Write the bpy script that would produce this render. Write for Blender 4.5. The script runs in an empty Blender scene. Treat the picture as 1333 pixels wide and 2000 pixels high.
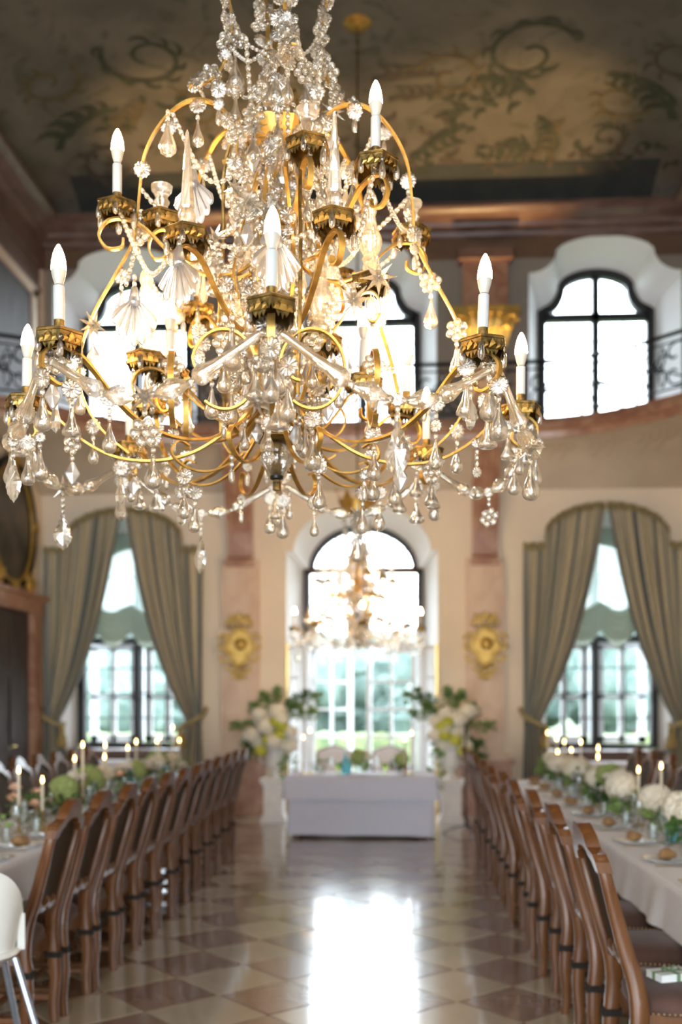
import bpy, math, random
from mathutils import Vector, Matrix, noise
from mathutils.geometry import tessellate_polygon
random.seed(7)
PI = math.pi
sc = bpy.context.scene
COL = sc.collection

# ------------------------------------------------------------------ camera
cam_d = bpy.data.cameras.new('camera')
cam = bpy.data.objects.new('camera', cam_d)
COL.objects.link(cam)
cam.location = (0.5, 0.0, 1.585)
cam.rotation_euler = (math.radians(90), 0, math.radians(3.2))
cam_d.sensor_width = 36
cam_d.lens = 35.0
cam_d.shift_y = 0.1875
cam_d.clip_start = 0.05
cam_d.clip_end = 300
cam_d.dof.use_dof = True
cam_d.dof.focus_distance = 2.45
cam_d.dof.aperture_fstop = 2.0
sc.camera = cam

# ------------------------------------------------------------------ sky, daylight, exposure
world = bpy.data.worlds.new('overcast_sky')
sc.world = world
world.use_nodes = True
bg = world.node_tree.nodes['Background']
bg.inputs['Color'].default_value = (0.80, 0.91, 1.0, 1)
bg.inputs['Strength'].default_value = 3.4

def portal(x, y, z, w, h, inward):
    d = bpy.data.lights.new('window_portal', 'AREA')
    d.shape = 'RECTANGLE'; d.size = w; d.size_y = h
    d.cycles.is_portal = True
    o = bpy.data.objects.new('window_portal', d)
    o.location = (x, y, z)
    o.rotation_euler = (math.radians(-90 if inward < 0 else 90), 0, 0)
    COL.objects.link(o)
WX = (-3.45, 0.0, 3.45)
for wx in WX:
    portal(wx, 15.12, 2.55, 1.95, 3.7 if wx else 4.9, -1)
    portal(wx, 15.12, 6.95, 1.8, 2.4, -1)
REAR = -5.0
for wx in WX:
    portal(wx, REAR - .1, 2.5, 2.8, 4.4, 1)  # sky light through the added openings behind the camera

BULB_STRENGTH = 92.0
FLAME_STRENGTH = 5.0
vs = sc.view_settings
vs.view_transform = 'Standard'
vs.look = 'None'
vs.gamma = 1.0
vs.use_curve_mapping = False
vs.exposure = 2.2
cy = sc.cycles
cy.use_denoising = True
cy.max_bounces = 10
cy.diffuse_bounces = 4
cy.glossy_bounces = 4
cy.transmission_bounces = 6
cy.transparent_max_bounces = 16
cy.caustics_reflective = False
cy.caustics_refractive = False
cy.sample_clamp_indirect = 6.0
cy.blur_glossy = 0.2

# ------------------------------------------------------------------ materials
def node(nt, kind, **kw):
    n = nt.nodes.new(kind)
    for k, v in kw.items():
        if hasattr(n, k): setattr(n, k, v)
        else: n.inputs[k].default_value = v
    return n

def mat(name, col, rough=.6, metal=0.0, var=None, scale=6.0, detail=4, bump=0.0, bscale=None, coat=0.0,
        trans=0.0, ior=1.5, emis=None, estr=0.0, sheen=0.0, spec=.5, stretch=(1, 1, 1), lo=.35, hi=.65, coords='Object', dist=0.0):
    m = bpy.data.materials.new(name); m.use_nodes = True
    nt = m.node_tree; b = nt.nodes['Principled BSDF']
    b.inputs['Base Color'].default_value = (*col, 1)
    b.inputs['Roughness'].default_value = rough
    b.inputs['Metallic'].default_value = metal
    b.inputs['Coat Weight'].default_value = coat
    b.inputs['Coat Roughness'].default_value = .12
    b.inputs['Transmission Weight'].default_value = trans
    b.inputs['IOR'].default_value = ior
    b.inputs['Sheen Weight'].default_value = sheen
    b.inputs['Specular IOR Level'].default_value = spec
    if emis:
        b.inputs['Emission Color'].default_value = (*emis, 1)
        b.inputs['Emission Strength'].default_value = estr
    if var or bump:
        tc = node(nt, 'ShaderNodeTexCoord'); mp = node(nt, 'ShaderNodeMapping')
        mp.inputs['Scale'].default_value = stretch
        nt.links.new(tc.outputs[coords], mp.inputs['Vector'])
    if var:
        n = node(nt, 'ShaderNodeTexNoise'); n.inputs['Scale'].default_value = scale; n.inputs['Detail'].default_value = detail
        n.inputs['Distortion'].default_value = dist
        nt.links.new(mp.outputs['Vector'], n.inputs['Vector'])
        r = node(nt, 'ShaderNodeValToRGB')
        r.color_ramp.elements[0].position = lo; r.color_ramp.elements[1].position = hi
        r.color_ramp.elements[0].color = (*col, 1); r.color_ramp.elements[1].color = (*var, 1)
        nt.links.new(n.outputs['Fac'], r.inputs['Fac']); nt.links.new(r.outputs['Color'], b.inputs['Base Color'])
    if bump:
        n2 = node(nt, 'ShaderNodeTexNoise'); n2.inputs['Scale'].default_value = bscale or scale * 3
        n2.inputs['Detail'].default_value = 3
        nt.links.new(mp.outputs['Vector'], n2.inputs['Vector'])
        bp = node(nt, 'ShaderNodeBump'); bp.inputs['Strength'].default_value = bump; bp.inputs['Distance'].default_value = .01
        nt.links.new(n2.outputs['Fac'], bp.inputs['Height']); nt.links.new(bp.outputs['Normal'], b.inputs['Normal'])
    return m

def mix_mat(name, specs):
    """specs: list of (node type, dict of inputs, weight)"""
    m = bpy.data.materials.new(name); m.use_nodes = True
    nt = m.node_tree; nt.nodes.remove(nt.nodes['Principled BSDF'])
    out = nt.nodes['Material Output']; last = None; tot = 0
    for kind, ins, w in specs:
        s = nt.nodes.new(kind)
        for k, v in ins.items(): s.inputs[k].default_value = v
        tot += w
        if last is None: last = s.outputs[0]
        else:
            mx = nt.nodes.new('ShaderNodeMixShader'); mx.inputs[0].default_value = w / tot
            nt.links.new(last, mx.inputs[1]); nt.links.new(s.outputs[0], mx.inputs[2]); last = mx.outputs[0]
    nt.links.new(last, out.inputs['Surface'])
    return m

def pane_mat(name, tint=(1, 1, 1)):
    m = bpy.data.materials.new(name); m.use_nodes = True
    nt = m.node_tree; nt.nodes.remove(nt.nodes['Principled BSDF'])
    t = nt.nodes.new('ShaderNodeBsdfTransparent'); t.inputs[0].default_value = (*tint, 1)
    g = nt.nodes.new('ShaderNodeBsdfGlossy'); g.inputs['Roughness'].default_value = .02
    fr = nt.nodes.new('ShaderNodeFresnel'); fr.inputs['IOR'].default_value = 1.18
    mx = nt.nodes.new('ShaderNodeMixShader')
    nt.links.new(fr.outputs[0], mx.inputs[0]); nt.links.new(t.outputs[0], mx.inputs[1]); nt.links.new(g.outputs[0], mx.inputs[2])
    nt.links.new(mx.outputs[0], nt.nodes['Material Output'].inputs['Surface'])
    return m

M = {}
M['crystal'] = mix_mat('crystal_glass', [
    ('ShaderNodeBsdfGlass', {'Color': (1, .965, .90, 1), 'Roughness': .03, 'IOR': 1.5}, .52),
    ('ShaderNodeBsdfTransparent', {'Color': (1, 1, 1, 1)}, .20),
    ('ShaderNodeBsdfTranslucent', {'Color': (1, .94, .82, 1)}, .20),
    ('ShaderNodeBsdfGlossy', {'Color': (1, 1, 1, 1), 'Roughness': .06}, .12)])
M['frosted'] = mix_mat('frosted_crystal', [
    ('ShaderNodeBsdfGlass', {'Color': (1, 1, 1, 1), 'Roughness': .25, 'IOR': 1.4}, .45),
    ('ShaderNodeBsdfTranslucent', {'Color': (.95, .96, 1, 1)}, .35),
    ('ShaderNodeBsdfTransparent', {'Color': (1, 1, 1, 1)}, .1),
    ('ShaderNodeBsdfGlossy', {'Color': (1, 1, 1, 1), 'Roughness': .15}, .1)])
M['pane'] = pane_mat('window_pane')
M['table_glass'] = mix_mat('table_glass', [
    ('ShaderNodeBsdfGlass', {'Color': (.97, 1, 1, 1), 'Roughness': .0, 'IOR': 1.3}, .45),
    ('ShaderNodeBsdfTransparent', {'Color': (.97, 1, 1, 1)}, .45),
    ('ShaderNodeBsdfGlossy', {'Color': (1, 1, 1, 1), 'Roughness': .05}, .1)])
M['teal_glass'] = mix_mat('teal_glass', [
    ('ShaderNodeBsdfGlass', {'Color': (.45, .75, .78, 1), 'Roughness': .02, 'IOR': 1.35}, .5),
    ('ShaderNodeBsdfTransparent', {'Color': (.5, .8, .82, 1)}, .4),
    ('ShaderNodeBsdfGlossy', {'Color': (1, 1, 1, 1), 'Roughness': .05}, .1)])
M['green_glass'] = mix_mat('green_glass', [
    ('ShaderNodeBsdfGlass', {'Color': (.55, .7, .2, 1), 'Roughness': .02, 'IOR': 1.35}, .5),
    ('ShaderNodeBsdfTransparent', {'Color': (.7, .8, .35, 1)}, .4),
    ('ShaderNodeBsdfGlossy', {'Color': (1, 1, 1, 1), 'Roughness': .05}, .1)])
M['gold'] = mat('gilded_metal', (.62, .38, .10), .42, .85, var=(.42, .24, .055), scale=25, bump=.15, bscale=60)
M['aged_gold'] = mat('aged_gilt_tray', (.10, .068, .026), .5, 1.0, var=(.32, .20, .06), scale=30, bump=.3, bscale=70)
M['gold_wall'] = mat('gilded_stucco', (.60, .39, .10), .40, .5, var=(.44, .27, .06), scale=14)
M['black_metal'] = mat('blackened_metal', (.015, .013, .012), .35, .6)
M['sleeve'] = mat('white_candle_sleeve', (.50, .51, .50), .45)
M['bulb_base'] = mat('white_bulb_base', (.50, .47, .41), .35)
M['bulb'] = mat('lit_bulb', (1, .9, .75), .3, emis=(1.0, .66, .33), estr=BULB_STRENGTH)
M['flame'] = mat('candle_flame', (1, .7, .3), .5, emis=(1.0, .55, .18), estr=FLAME_STRENGTH)
M['wood'] = mat('walnut_wood', (.105, .038, .011), .40, var=(.155, .062, .020), scale=5, stretch=(6, 6, .7), coat=.32, spec=.25, bump=.05)
M['wood'].node_tree.nodes['Principled BSDF'].inputs['Coat Roughness'].default_value = .06
M['dark_band'] = mat('dark_leg_band', (.018, .014, .011), .7, spec=.15)
M['velvet'] = mat('brown_velvet', (.07, .032, .022), .85, var=(.10, .048, .034), scale=9, sheen=.12)
M['nail'] = mat('brass_nail', (.75, .6, .35), .3, 1.0)
M['linen'] = mat('white_linen', (.80, .78, .80), .85, var=(.74, .72, .745), scale=60, bump=.12, bscale=180)
M['linen_cool'] = mat('pale_lilac_linen', (.70, .69, .79), .85, var=(.65, .64, .74), scale=50, bump=.12, bscale=180)
M['plaster_white'] = mat('white_plaster', (.84, .83, .82), .8, bump=.05, bscale=20)
M['reveal'] = mat('white_reveal', (.90, .90, .90), .8)
M['dark_frame'] = mat('dark_window_wood', (.022, .022, .024), .45)
M['brown_wood'] = mat('brown_sill_wood', (.10, .045, .025), .45, var=(.15, .07, .04), scale=4, stretch=(1, 5, 5))
M['white_paint'] = mat('white_paint', (.82, .83, .85), .45)
M['pink_marble'] = mat('pink_marble', (.60, .40, .27), .45, var=(.72, .55, .40), scale=2.2, detail=8, dist=1.2, lo=.3, hi=.7)
M['red_marble'] = mat('red_marble', (.30, .125, .075), .3, var=(.50, .30, .19), scale=3.2, detail=8, dist=1.6, lo=.3, hi=.72)
M['cornice'] = mat('brown_marble_cornice', (.115, .058, .042), .4, var=(.19, .11, .085), scale=2.0, detail=7, dist=1.0, stretch=(1, 1, 4))
M['dark_door'] = mat('dark_door_wood', (.03, .02, .016), .65, var=(.07, .045, .035), scale=3, stretch=(1, 6, .6))
M['curtain_ruffle'] = mat('olive_ruffle', (.36, .29, .14), .8)
M['tassel'] = mat('gold_tassel', (.33, .24, .08), .7)
M['blind'] = mix_mat('sheer_blind', [
    ('ShaderNodeBsdfTranslucent', {'Color': (.30, .36, .34, 1)}, .55),
    ('ShaderNodeBsdfDiffuse', {'Color': (.60, .65, .56, 1)}, .37),
    ('ShaderNodeBsdfTransparent', {'Color': (.9, .95, .92, 1)}, .08)])
M['blind_dense'] = mix_mat('gathered_sheer', [
    ('ShaderNodeBsdfTranslucent', {'Color': (.30, .34, .28, 1)}, .45),
    ('ShaderNodeBsdfDiffuse', {'Color': (.50, .52, .42, 1)}, .55)])
M['iron'] = mat('wrought_iron', (.010, .010, .012), .45, .5)
M['stone'] = mat('white_stone', (.80, .77, .74), .6, var=(.72, .69, .66), scale=8)
M['leaf'] = mat('green_leaf', (.045, .11, .022), .55, var=(.10, .19, .04), scale=12)
M['leaf_light'] = mat('light_green_leaf', (.15, .26, .06), .55, var=(.24, .33, .10), scale=10)
M['hydrangea'] = mat('cream_hydrangea', (.86, .82, .70), .8, var=(.76, .70, .56), scale=30)
M['hydrangea_green'] = mat('green_hydrangea', (.27, .36, .11), .8, var=(.40, .46, .18), scale=30)
M['rose_white'] = mat('white_rose', (.80, .76, .70), .7)
M['rose_peach'] = mat('peach_rose', (.80, .52, .36), .7)
M['yellow'] = mat('yellow_green_bloom', (.62, .60, .06), .7, var=(.52, .55, .10), scale=20)
M['plate'] = mat('white_porcelain', (.74, .76, .80), .18, coat=.5)
M['bread'] = mat('bread_crust', (.30, .16, .06), .7, var=(.42, .26, .12), scale=20)
M['brass'] = mat('brass', (.55, .38, .12), .3, 1.0)
M['candle_wax'] = mat('candle_wax', (.72, .66, .52), .5)
M['cushion_white'] = mat('white_upholstery', (.78, .75, .76), .8)
M['plastic_white'] = mat('white_plastic', (.78, .80, .78), .3)
M['grey_metal'] = mat('grey_tube_metal', (.30, .34, .40), .35, .7)
M['gift'] = mat('white_card', (.80, .82, .80), .6)
M['ribbon'] = mat('sage_ribbon', (.16, .24, .13), .6)
M['tree'] = mat('tree_foliage', (.06, .10, .09), .9, var=(.13, .17, .15), scale=2.5, detail=6, bump=.4, bscale=5)
M['hedge'] = mat('hedge_foliage', (.06, .10, .04), .9, var=(.16, .18, .08), scale=6, detail=6)
M['lawn'] = mat('lawn', (.06, .10, .04), .9, var=(.09, .13, .06), scale=2)
M['gravel'] = mat('pale_gravel', (.16, .155, .145), .9)
M['green_band'] = mat('painted_dado', (.035, .038, .033), .85, var=(.05, .05, .042), scale=3)
M['stroke_green'] = mat('painted_olive', (.035, .038, .022), .85, var=(.065, .062, .035), scale=7)
M['stroke_ochre'] = mat('painted_ochre', (.10, .07, .03), .85, var=(.14, .10, .05), scale=7)
M['stroke_brown'] = mat('painted_umber', (.065, .048, .032), .85, var=(.10, .075, .05), scale=7)
M['soffit_paint'] = mat('faded_soffit_paint', (.55, .45, .32), .85)
M['dark_picture'] = mat('dark_oil_painting', (.035, .032, .028), .35, var=(.11, .085, .06), scale=3, detail=6)

def wall_mat():
    m = mat('wall_plaster', (.84, .715, .56), .8, var=(.79, .665, .52), scale=1.3, bump=.04, bscale=25)
    nt = m.node_tree; b = nt.nodes['Principled BSDF']
    tc = node(nt, 'ShaderNodeTexCoord'); sp = node(nt, 'ShaderNodeSeparateXYZ')
    nt.links.new(tc.outputs['Object'], sp.inputs[0])
    # painted colour scheme of the wall: cream below the gallery, stone grey above, marbled frieze at the top
    src = b.inputs['Base Color'].links[0].from_socket
    def over(src, z, col, col2):
        n = node(nt, 'ShaderNodeTexNoise'); n.inputs['Scale'].default_value = 2.5; n.inputs['Detail'].default_value = 7
        n.inputs['Distortion'].default_value = 1.2
        mp = node(nt, 'ShaderNodeMapping'); mp.inputs['Scale'].default_value = (1, 1, 2)
        nt.links.new(tc.outputs['Object'], mp.inputs['Vector']); nt.links.new(mp.outputs['Vector'], n.inputs['Vector'])
        c = node(nt, 'ShaderNodeMix', data_type='RGBA')
        nt.links.new(n.outputs['Fac'], c.inputs[0]); c.inputs[6].default_value = (*col, 1); c.inputs[7].default_value = (*col2, 1)
        g = node(nt, 'ShaderNodeMath', operation='GREATER_THAN'); g.inputs[1].default_value = z
        nt.links.new(sp.outputs['Z'], g.inputs[0])
        x = node(nt, 'ShaderNodeMix', data_type='RGBA')
        nt.links.new(g.outputs[0], x.inputs[0]); nt.links.new(src, x.inputs[6]); nt.links.new(c.outputs[2], x.inputs[7])
        return x.outputs[2]
    s = over(src, 5.0, (.25, .215, .18), (.30, .255, .21))
    s = over(s, 7.93, (.10, .05, .03), (.20, .12, .07))
    nt.links.new(s, b.inputs['Base Color'])
    return m
M['wall'] = wall_mat()

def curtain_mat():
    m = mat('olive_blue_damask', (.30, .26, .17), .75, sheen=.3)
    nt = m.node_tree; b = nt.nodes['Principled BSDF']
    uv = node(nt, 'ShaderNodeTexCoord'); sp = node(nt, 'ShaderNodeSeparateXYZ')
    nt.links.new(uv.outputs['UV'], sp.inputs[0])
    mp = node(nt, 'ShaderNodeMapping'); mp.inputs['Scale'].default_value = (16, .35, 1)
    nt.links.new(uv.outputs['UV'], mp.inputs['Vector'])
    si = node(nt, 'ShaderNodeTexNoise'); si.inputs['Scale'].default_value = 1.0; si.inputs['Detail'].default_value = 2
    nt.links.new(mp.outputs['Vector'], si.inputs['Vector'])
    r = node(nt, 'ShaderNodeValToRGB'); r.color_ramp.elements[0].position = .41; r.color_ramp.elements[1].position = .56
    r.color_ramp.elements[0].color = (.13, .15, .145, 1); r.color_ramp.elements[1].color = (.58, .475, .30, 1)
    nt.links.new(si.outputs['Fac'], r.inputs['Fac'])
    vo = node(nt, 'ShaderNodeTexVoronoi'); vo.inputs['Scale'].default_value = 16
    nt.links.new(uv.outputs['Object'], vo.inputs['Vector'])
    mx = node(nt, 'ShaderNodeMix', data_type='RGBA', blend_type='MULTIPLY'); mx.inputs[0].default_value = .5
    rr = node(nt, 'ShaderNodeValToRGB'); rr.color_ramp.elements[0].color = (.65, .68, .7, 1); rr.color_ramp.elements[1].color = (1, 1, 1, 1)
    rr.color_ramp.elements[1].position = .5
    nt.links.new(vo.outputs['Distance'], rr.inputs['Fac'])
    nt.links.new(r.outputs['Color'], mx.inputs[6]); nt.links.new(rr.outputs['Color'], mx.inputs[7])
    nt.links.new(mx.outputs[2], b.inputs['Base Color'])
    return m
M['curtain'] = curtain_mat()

def tile_mat(name, c1, c2):
    m = mat(name, c1, .18, spec=.8, var=c2, scale=2.3, detail=8, dist=1.5, lo=.25, hi=.75, coat=.35, bump=.03, bscale=3)
    b = m.node_tree.nodes['Principled BSDF']; b.inputs['Coat Roughness'].default_value = .06
    return m
M['tile_cream'] = tile_mat('cream_marble_tile', (.36, .29, .20), (.45, .37, .27))
M['tile_brown'] = tile_mat('brown_marble_tile', (.185, .105, .072), (.26, .165, .115))
M['tile_bed'] = mat('mortar', (.16, .13, .10), .4)

def fresco_mat():
    m = mat('fresco_plaster', (.118, .097, .071), .9, var=(.17, .14, .103), scale=1.1, detail=6, dist=.8)
    nt = m.node_tree; b = nt.nodes['Principled BSDF']
    src = b.inputs['Base Color'].links[0].from_socket
    tc = node(nt, 'ShaderNodeTexCoord')
    n = node(nt, 'ShaderNodeTexNoise'); n.inputs['Scale'].default_value = 1.9; n.inputs['Detail'].default_value = 5; n.inputs['Distortion'].default_value = 2.2
    nt.links.new(tc.outputs['Object'], n.inputs['Vector'])
    r = node(nt, 'ShaderNodeValToRGB'); r.color_ramp.elements[0].position = .55; r.color_ramp.elements[1].position = .66
    nt.links.new(n.outputs['Fac'], r.inputs['Fac'])
    x = node(nt, 'ShaderNodeMix', data_type='RGBA'); x.inputs[7].default_value = (.085, .08, .05, 1)
    h = node(nt, 'ShaderNodeMath', operation='MULTIPLY'); h.inputs[1].default_value = .75
    nt.links.new(r.outputs['Color'], h.inputs[0]); nt.links.new(h.outputs[0], x.inputs[0])
    nt.links.new(src, x.inputs[6]); nt.links.new(x.outputs[2], b.inputs['Base Color'])
    return m
M['fresco'] = fresco_mat()

def cane_mat():
    m = mat('woven_cane', (.05, .035, .025), .7, spec=.12)
    nt = m.node_tree; b = nt.nodes['Principled BSDF']
    tc = node(nt, 'ShaderNodeTexCoord'); w = node(nt, 'ShaderNodeTexWave', bands_direction='Z'); w.inputs['Scale'].default_value = 26
    w2 = node(nt, 'ShaderNodeTexWave', bands_direction='X'); w2.inputs['Scale'].default_value = 26
    nt.links.new(tc.outputs['Object'], w.inputs['Vector']); nt.links.new(tc.outputs['Object'], w2.inputs['Vector'])
    mu = node(nt, 'ShaderNodeMath', operation='MULTIPLY'); nt.links.new(w.outputs['Fac'], mu.inputs[0]); nt.links.new(w2.outputs['Fac'], mu.inputs[1])
    r = node(nt, 'ShaderNodeValToRGB'); r.color_ramp.elements[0].color = (.028, .02, .015, 1); r.color_ramp.elements[1].color = (.15, .10, .065, 1)
    nt.links.new(mu.outputs[0], r.inputs['Fac']); nt.links.new(r.outputs['Color'], b.inputs['Base Color'])
    return m
M['cane'] = cane_mat()

# ------------------------------------------------------------------ mesh helpers
class MB:
    def __init__(s): s.v = []; s.f = []; s.uv = None
    def add(s, vs, fs, mtx=None):
        n = len(s.v)
        s.v += [tuple(mtx @ Vector(v)) for v in vs] if mtx else [tuple(v) for v in vs]
        s.f += [tuple(i + n for i in f) for f in fs]
        return s
    def box(s, x0, x1, y0, y1, z0, z1, mtx=None):
        vs = [(x0, y0, z0), (x1, y0, z0), (x1, y1, z0), (x0, y1, z0), (x0, y0, z1), (x1, y0, z1), (x1, y1, z1), (x0, y1, z1)]
        return s.add(vs, [(0, 3, 2, 1), (4, 5, 6, 7), (0, 1, 5, 4), (1, 2, 6, 5), (2, 3, 7, 6), (3, 0, 4, 7)], mtx)
    def lathe(s, prof, n=12, flute=0.0, nf=10, mtx=None):
        vs = []; fs = []
        for r, z in prof:
            for i in range(n):
                a = 2 * PI * i / n
                q = r * (1 + flute * math.cos(nf * a))
                vs.append((q * math.cos(a), q * math.sin(a), z))
        m = len(prof)
        for j in range(m - 1):
            for i in range(n):
                k = (i + 1) % n
                fs.append((j * n + i, j * n + k, (j + 1) * n + k, (j + 1) * n + i))
        if prof[0][0] > 1e-5: fs.append(tuple(reversed(range(n))))
        if prof[-1][0] > 1e-5: fs.append(tuple((m - 1) * n + i for i in range(n)))
        return s.add(vs, fs, mtx)
    def tube(s, pts, r, n=6, cap=True, closed=False):
        pts = [Vector(p) for p in pts]; m = len(pts)
        rr = r if isinstance(r, (list, tuple)) else [r] * m
        vs = []; fs = []; up = None
        for j, p in enumerate(pts):
            if closed: t = (pts[(j + 1) % m] - pts[j - 1])
            else: t = pts[min(j + 1, m - 1)] - pts[max(j - 1, 0)]
            if t.length < 1e-9: t = Vector((0, 0, 1))
            t.normalize()
            if up is None: up = Vector((0, 0, 1)) if abs(t.z) < .9 else Vector((1, 0, 0))
            x = up - t * up.dot(t)
            if x.length < 1e-6: x = t.orthogonal()
            x.normalize(); up = x; y = t.cross(x)
            for i in range(n):
                a = 2 * PI * i / n
                vs.append(p + (x * math.cos(a) + y * math.sin(a)) * rr[j])
        for j in range(m if closed else m - 1):
            jj = (j + 1) % m
            for i in range(n):
                k = (i + 1) % n
                fs.append((j * n + i, j * n + k, jj * n + k, jj * n + i))
        if cap and not closed:
            fs.append(tuple(reversed(range(n)))); fs.append(tuple((m - 1) * n + i for i in range(n)))
        return s.add(vs, fs)
    def ribbon(s, pts, w, t, side):
        """rectangular section swept along pts; w along 'side', t across it"""
        pts = [Vector(p) for p in pts]; m = len(pts); vs = []; fs = []
        ws = w if isinstance(w, (list, tuple)) else [w] * m
        ts = t if isinstance(t, (list, tuple)) else [t] * m
        for j, p in enumerate(pts):
            d = pts[min(j + 1, m - 1)] - pts[max(j - 1, 0)]; d.normalize()
            sd = Vector(side[j] if isinstance(side, list) else side)
            sd = (sd - d * sd.dot(d)); sd.normalize(); nn = d.cross(sd)
            a = sd * ws[j] / 2; b = nn * ts[j] / 2
            vs += [p - a - b, p + a - b, p + a + b, p - a + b]
        for j in range(m - 1):
            for i in range(4):
                k = (i + 1) % 4
                fs.append((j * 4 + i, j * 4 + k, j * 4 + 4 + k, j * 4 + 4 + i))
        fs.append((3, 2, 1, 0)); e = (m - 1) * 4; fs.append((e, e + 1, e + 2, e + 3))
        return s.add(vs, fs)
    def rounded(s, pts, w, t, side, bev=.3):
        """like ribbon, with bevelled corners"""
        pts = [Vector(p) for p in pts]; m = len(pts); vs = []; fs = []
        for j, p in enumerate(pts):
            d = pts[min(j + 1, m - 1)] - pts[max(j - 1, 0)]; d.normalize()
            sd = Vector(side); sd = (sd - d * sd.dot(d)); sd.normalize(); nn = d.cross(sd)
            W = (w[j] if isinstance(w, list) else w) / 2; H = (t[j] if isinstance(t, list) else t) / 2; b = bev * min(W, H) * 2
            for a, c in ((-W + b, -H), (W - b, -H), (W, -H + b), (W, H - b), (W - b, H), (-W + b, H), (-W, H - b), (-W, -H + b)):
                vs.append(p + sd * a + nn * c)
        for j in range(m - 1):
            for i in range(8):
                k = (i + 1) % 8
                fs.append((j * 8 + i, j * 8 + k, j * 8 + 8 + k, j * 8 + 8 + i))
        fs.append(tuple(reversed(range(8)))); fs.append(tuple((m - 1) * 8 + i for i in range(8)))
        return s.add(vs, fs)
    def prism(s, poly, z0, z1, mtx=None):
        """poly in xy, extruded in z"""
        n = len(poly)
        vs = [(x, y, z0) for x, y in poly] + [(x, y, z1) for x, y in poly]
        fs = [tuple(reversed(range(n))), tuple(range(n, 2 * n))]
        for i in range(n):
            k = (i + 1) % n; fs.append((i, k, n + k, n + i))
        return s.add(vs, fs, mtx)
    def grid(s, rows, closed=False):
        m = len(rows); n = len(rows[0]); base = len(s.v)
        vs = [p for r in rows for p in r]; fs = []
        for j in range(m - 1):
            for i in range(n if closed else n - 1):
                k = (i + 1) % n
                fs.append((j * n + i, j * n + k, (j + 1) * n + k, (j + 1) * n + i))
        return s.add(vs, fs)
    def ball(s, c, r, nu=10, nv=6, sq=(1, 1, 1), lump=0, seed=0):
        rows = []
        vs = []; fs = []
        for j in range(nv + 1):
            th = PI * j / nv
            for i in range(nu):
                a = 2 * PI * i / nu
                d = Vector((math.sin(th) * math.cos(a), math.sin(th) * math.sin(a), math.cos(th)))
                q = r
                if lump: q *= 1 + lump * noise.noise(d * 2.2 + Vector((seed * 3.1, seed * 1.7, 0)))
                vs.append((c[0] + d.x * q * sq[0], c[1] + d.y * q * sq[1], c[2] + d.z * q * sq[2]))
        for j in range(nv):
            for i in range(nu):
                k = (i + 1) % nu
                fs.append((j * nu + i, (j + 1) * nu + i, (j + 1) * nu + k, j * nu + k))
        return s.add(vs, fs)
    def mesh(s, name, m, smooth=True, angle=40):
        me = bpy.data.meshes.new(name); me.from_pydata(s.v, [], s.f)
        if s.uv:
            l = me.uv_layers.new(name='UVMap')
            for lp in me.loops: l.data[lp.index].uv = s.uv[lp.vertex_index]
        if isinstance(m, str): m = M[m]
        me.materials.append(m)
        if smooth:
            me.polygons.foreach_set('use_smooth', [True] * len(me.polygons))
            me.set_sharp_from_angle(angle=math.radians(angle))
        me.update()
        return me
    def build(s, name, m, parent=None, smooth=True, angle=40):
        return inst(name, s.mesh(name, m, smooth, angle), parent)

def inst(name, me, parent=None, mtx=None):
    o = bpy.data.objects.new(name, me); COL.objects.link(o)
    if parent: o.parent = parent
    if mtx is not None: o.matrix_basis = mtx
    return o
def empty(name, loc=(0, 0, 0), rz=0.0):
    o = bpy.data.objects.new(name, None); COL.objects.link(o)
    o.location = loc; o.rotation_euler = (0, 0, rz); o.empty_display_size = .1
    return o
def tag(o, label, cat, group=None):
    o['label'] = label; o['category'] = cat
    if group: o['group'] = group
    return o
def struct(o): o['kind'] = 'structure'; return o
def stuff(o): o['kind'] = 'stuff'; return o
def copy_tree(o, parent=None):
    c = o.copy(); COL.objects.link(c); c.parent = parent
    for ch in list(o.children): copy_tree(ch, c)
    return c
def T(x, y, z): return Matrix.Translation((x, y, z))
def RZ(a): return Matrix.Rotation(a, 4, 'Z')
def RX(a): return Matrix.Rotation(a, 4, 'X')
def RY(a): return Matrix.Rotation(a, 4, 'Y')
def S(k): return Matrix.Scale(k, 4)
def toward(d):
    return Vector(d).to_track_quat('Z', 'Y').to_matrix().to_4x4()
def cr(pts, n=6, closed=False):
    """Catmull-Rom through pts"""
    P = [Vector(p) for p in pts]; out = []; m = len(P)
    for i in range(m if closed else m - 1):
        if closed: a, b, c, d = P[i - 1], P[i], P[(i + 1) % m], P[(i + 2) % m]
        else: a, b, c, d = P[max(i - 1, 0)], P[i], P[i + 1], P[min(i + 2, m - 1)]
        for k in range(n):
            t = k / n
            out.append(.5 * ((2 * b) + (c - a) * t + (2 * a - 5 * b + 4 * c - d) * t * t + (3 * b - a - 3 * c + d) * t ** 3))
    if not closed: out.append(P[-1])
    return out
# ------------------------------------------------------------------ room shell
HX = 4.72; BY = 14.3; FY = 15.0

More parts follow.
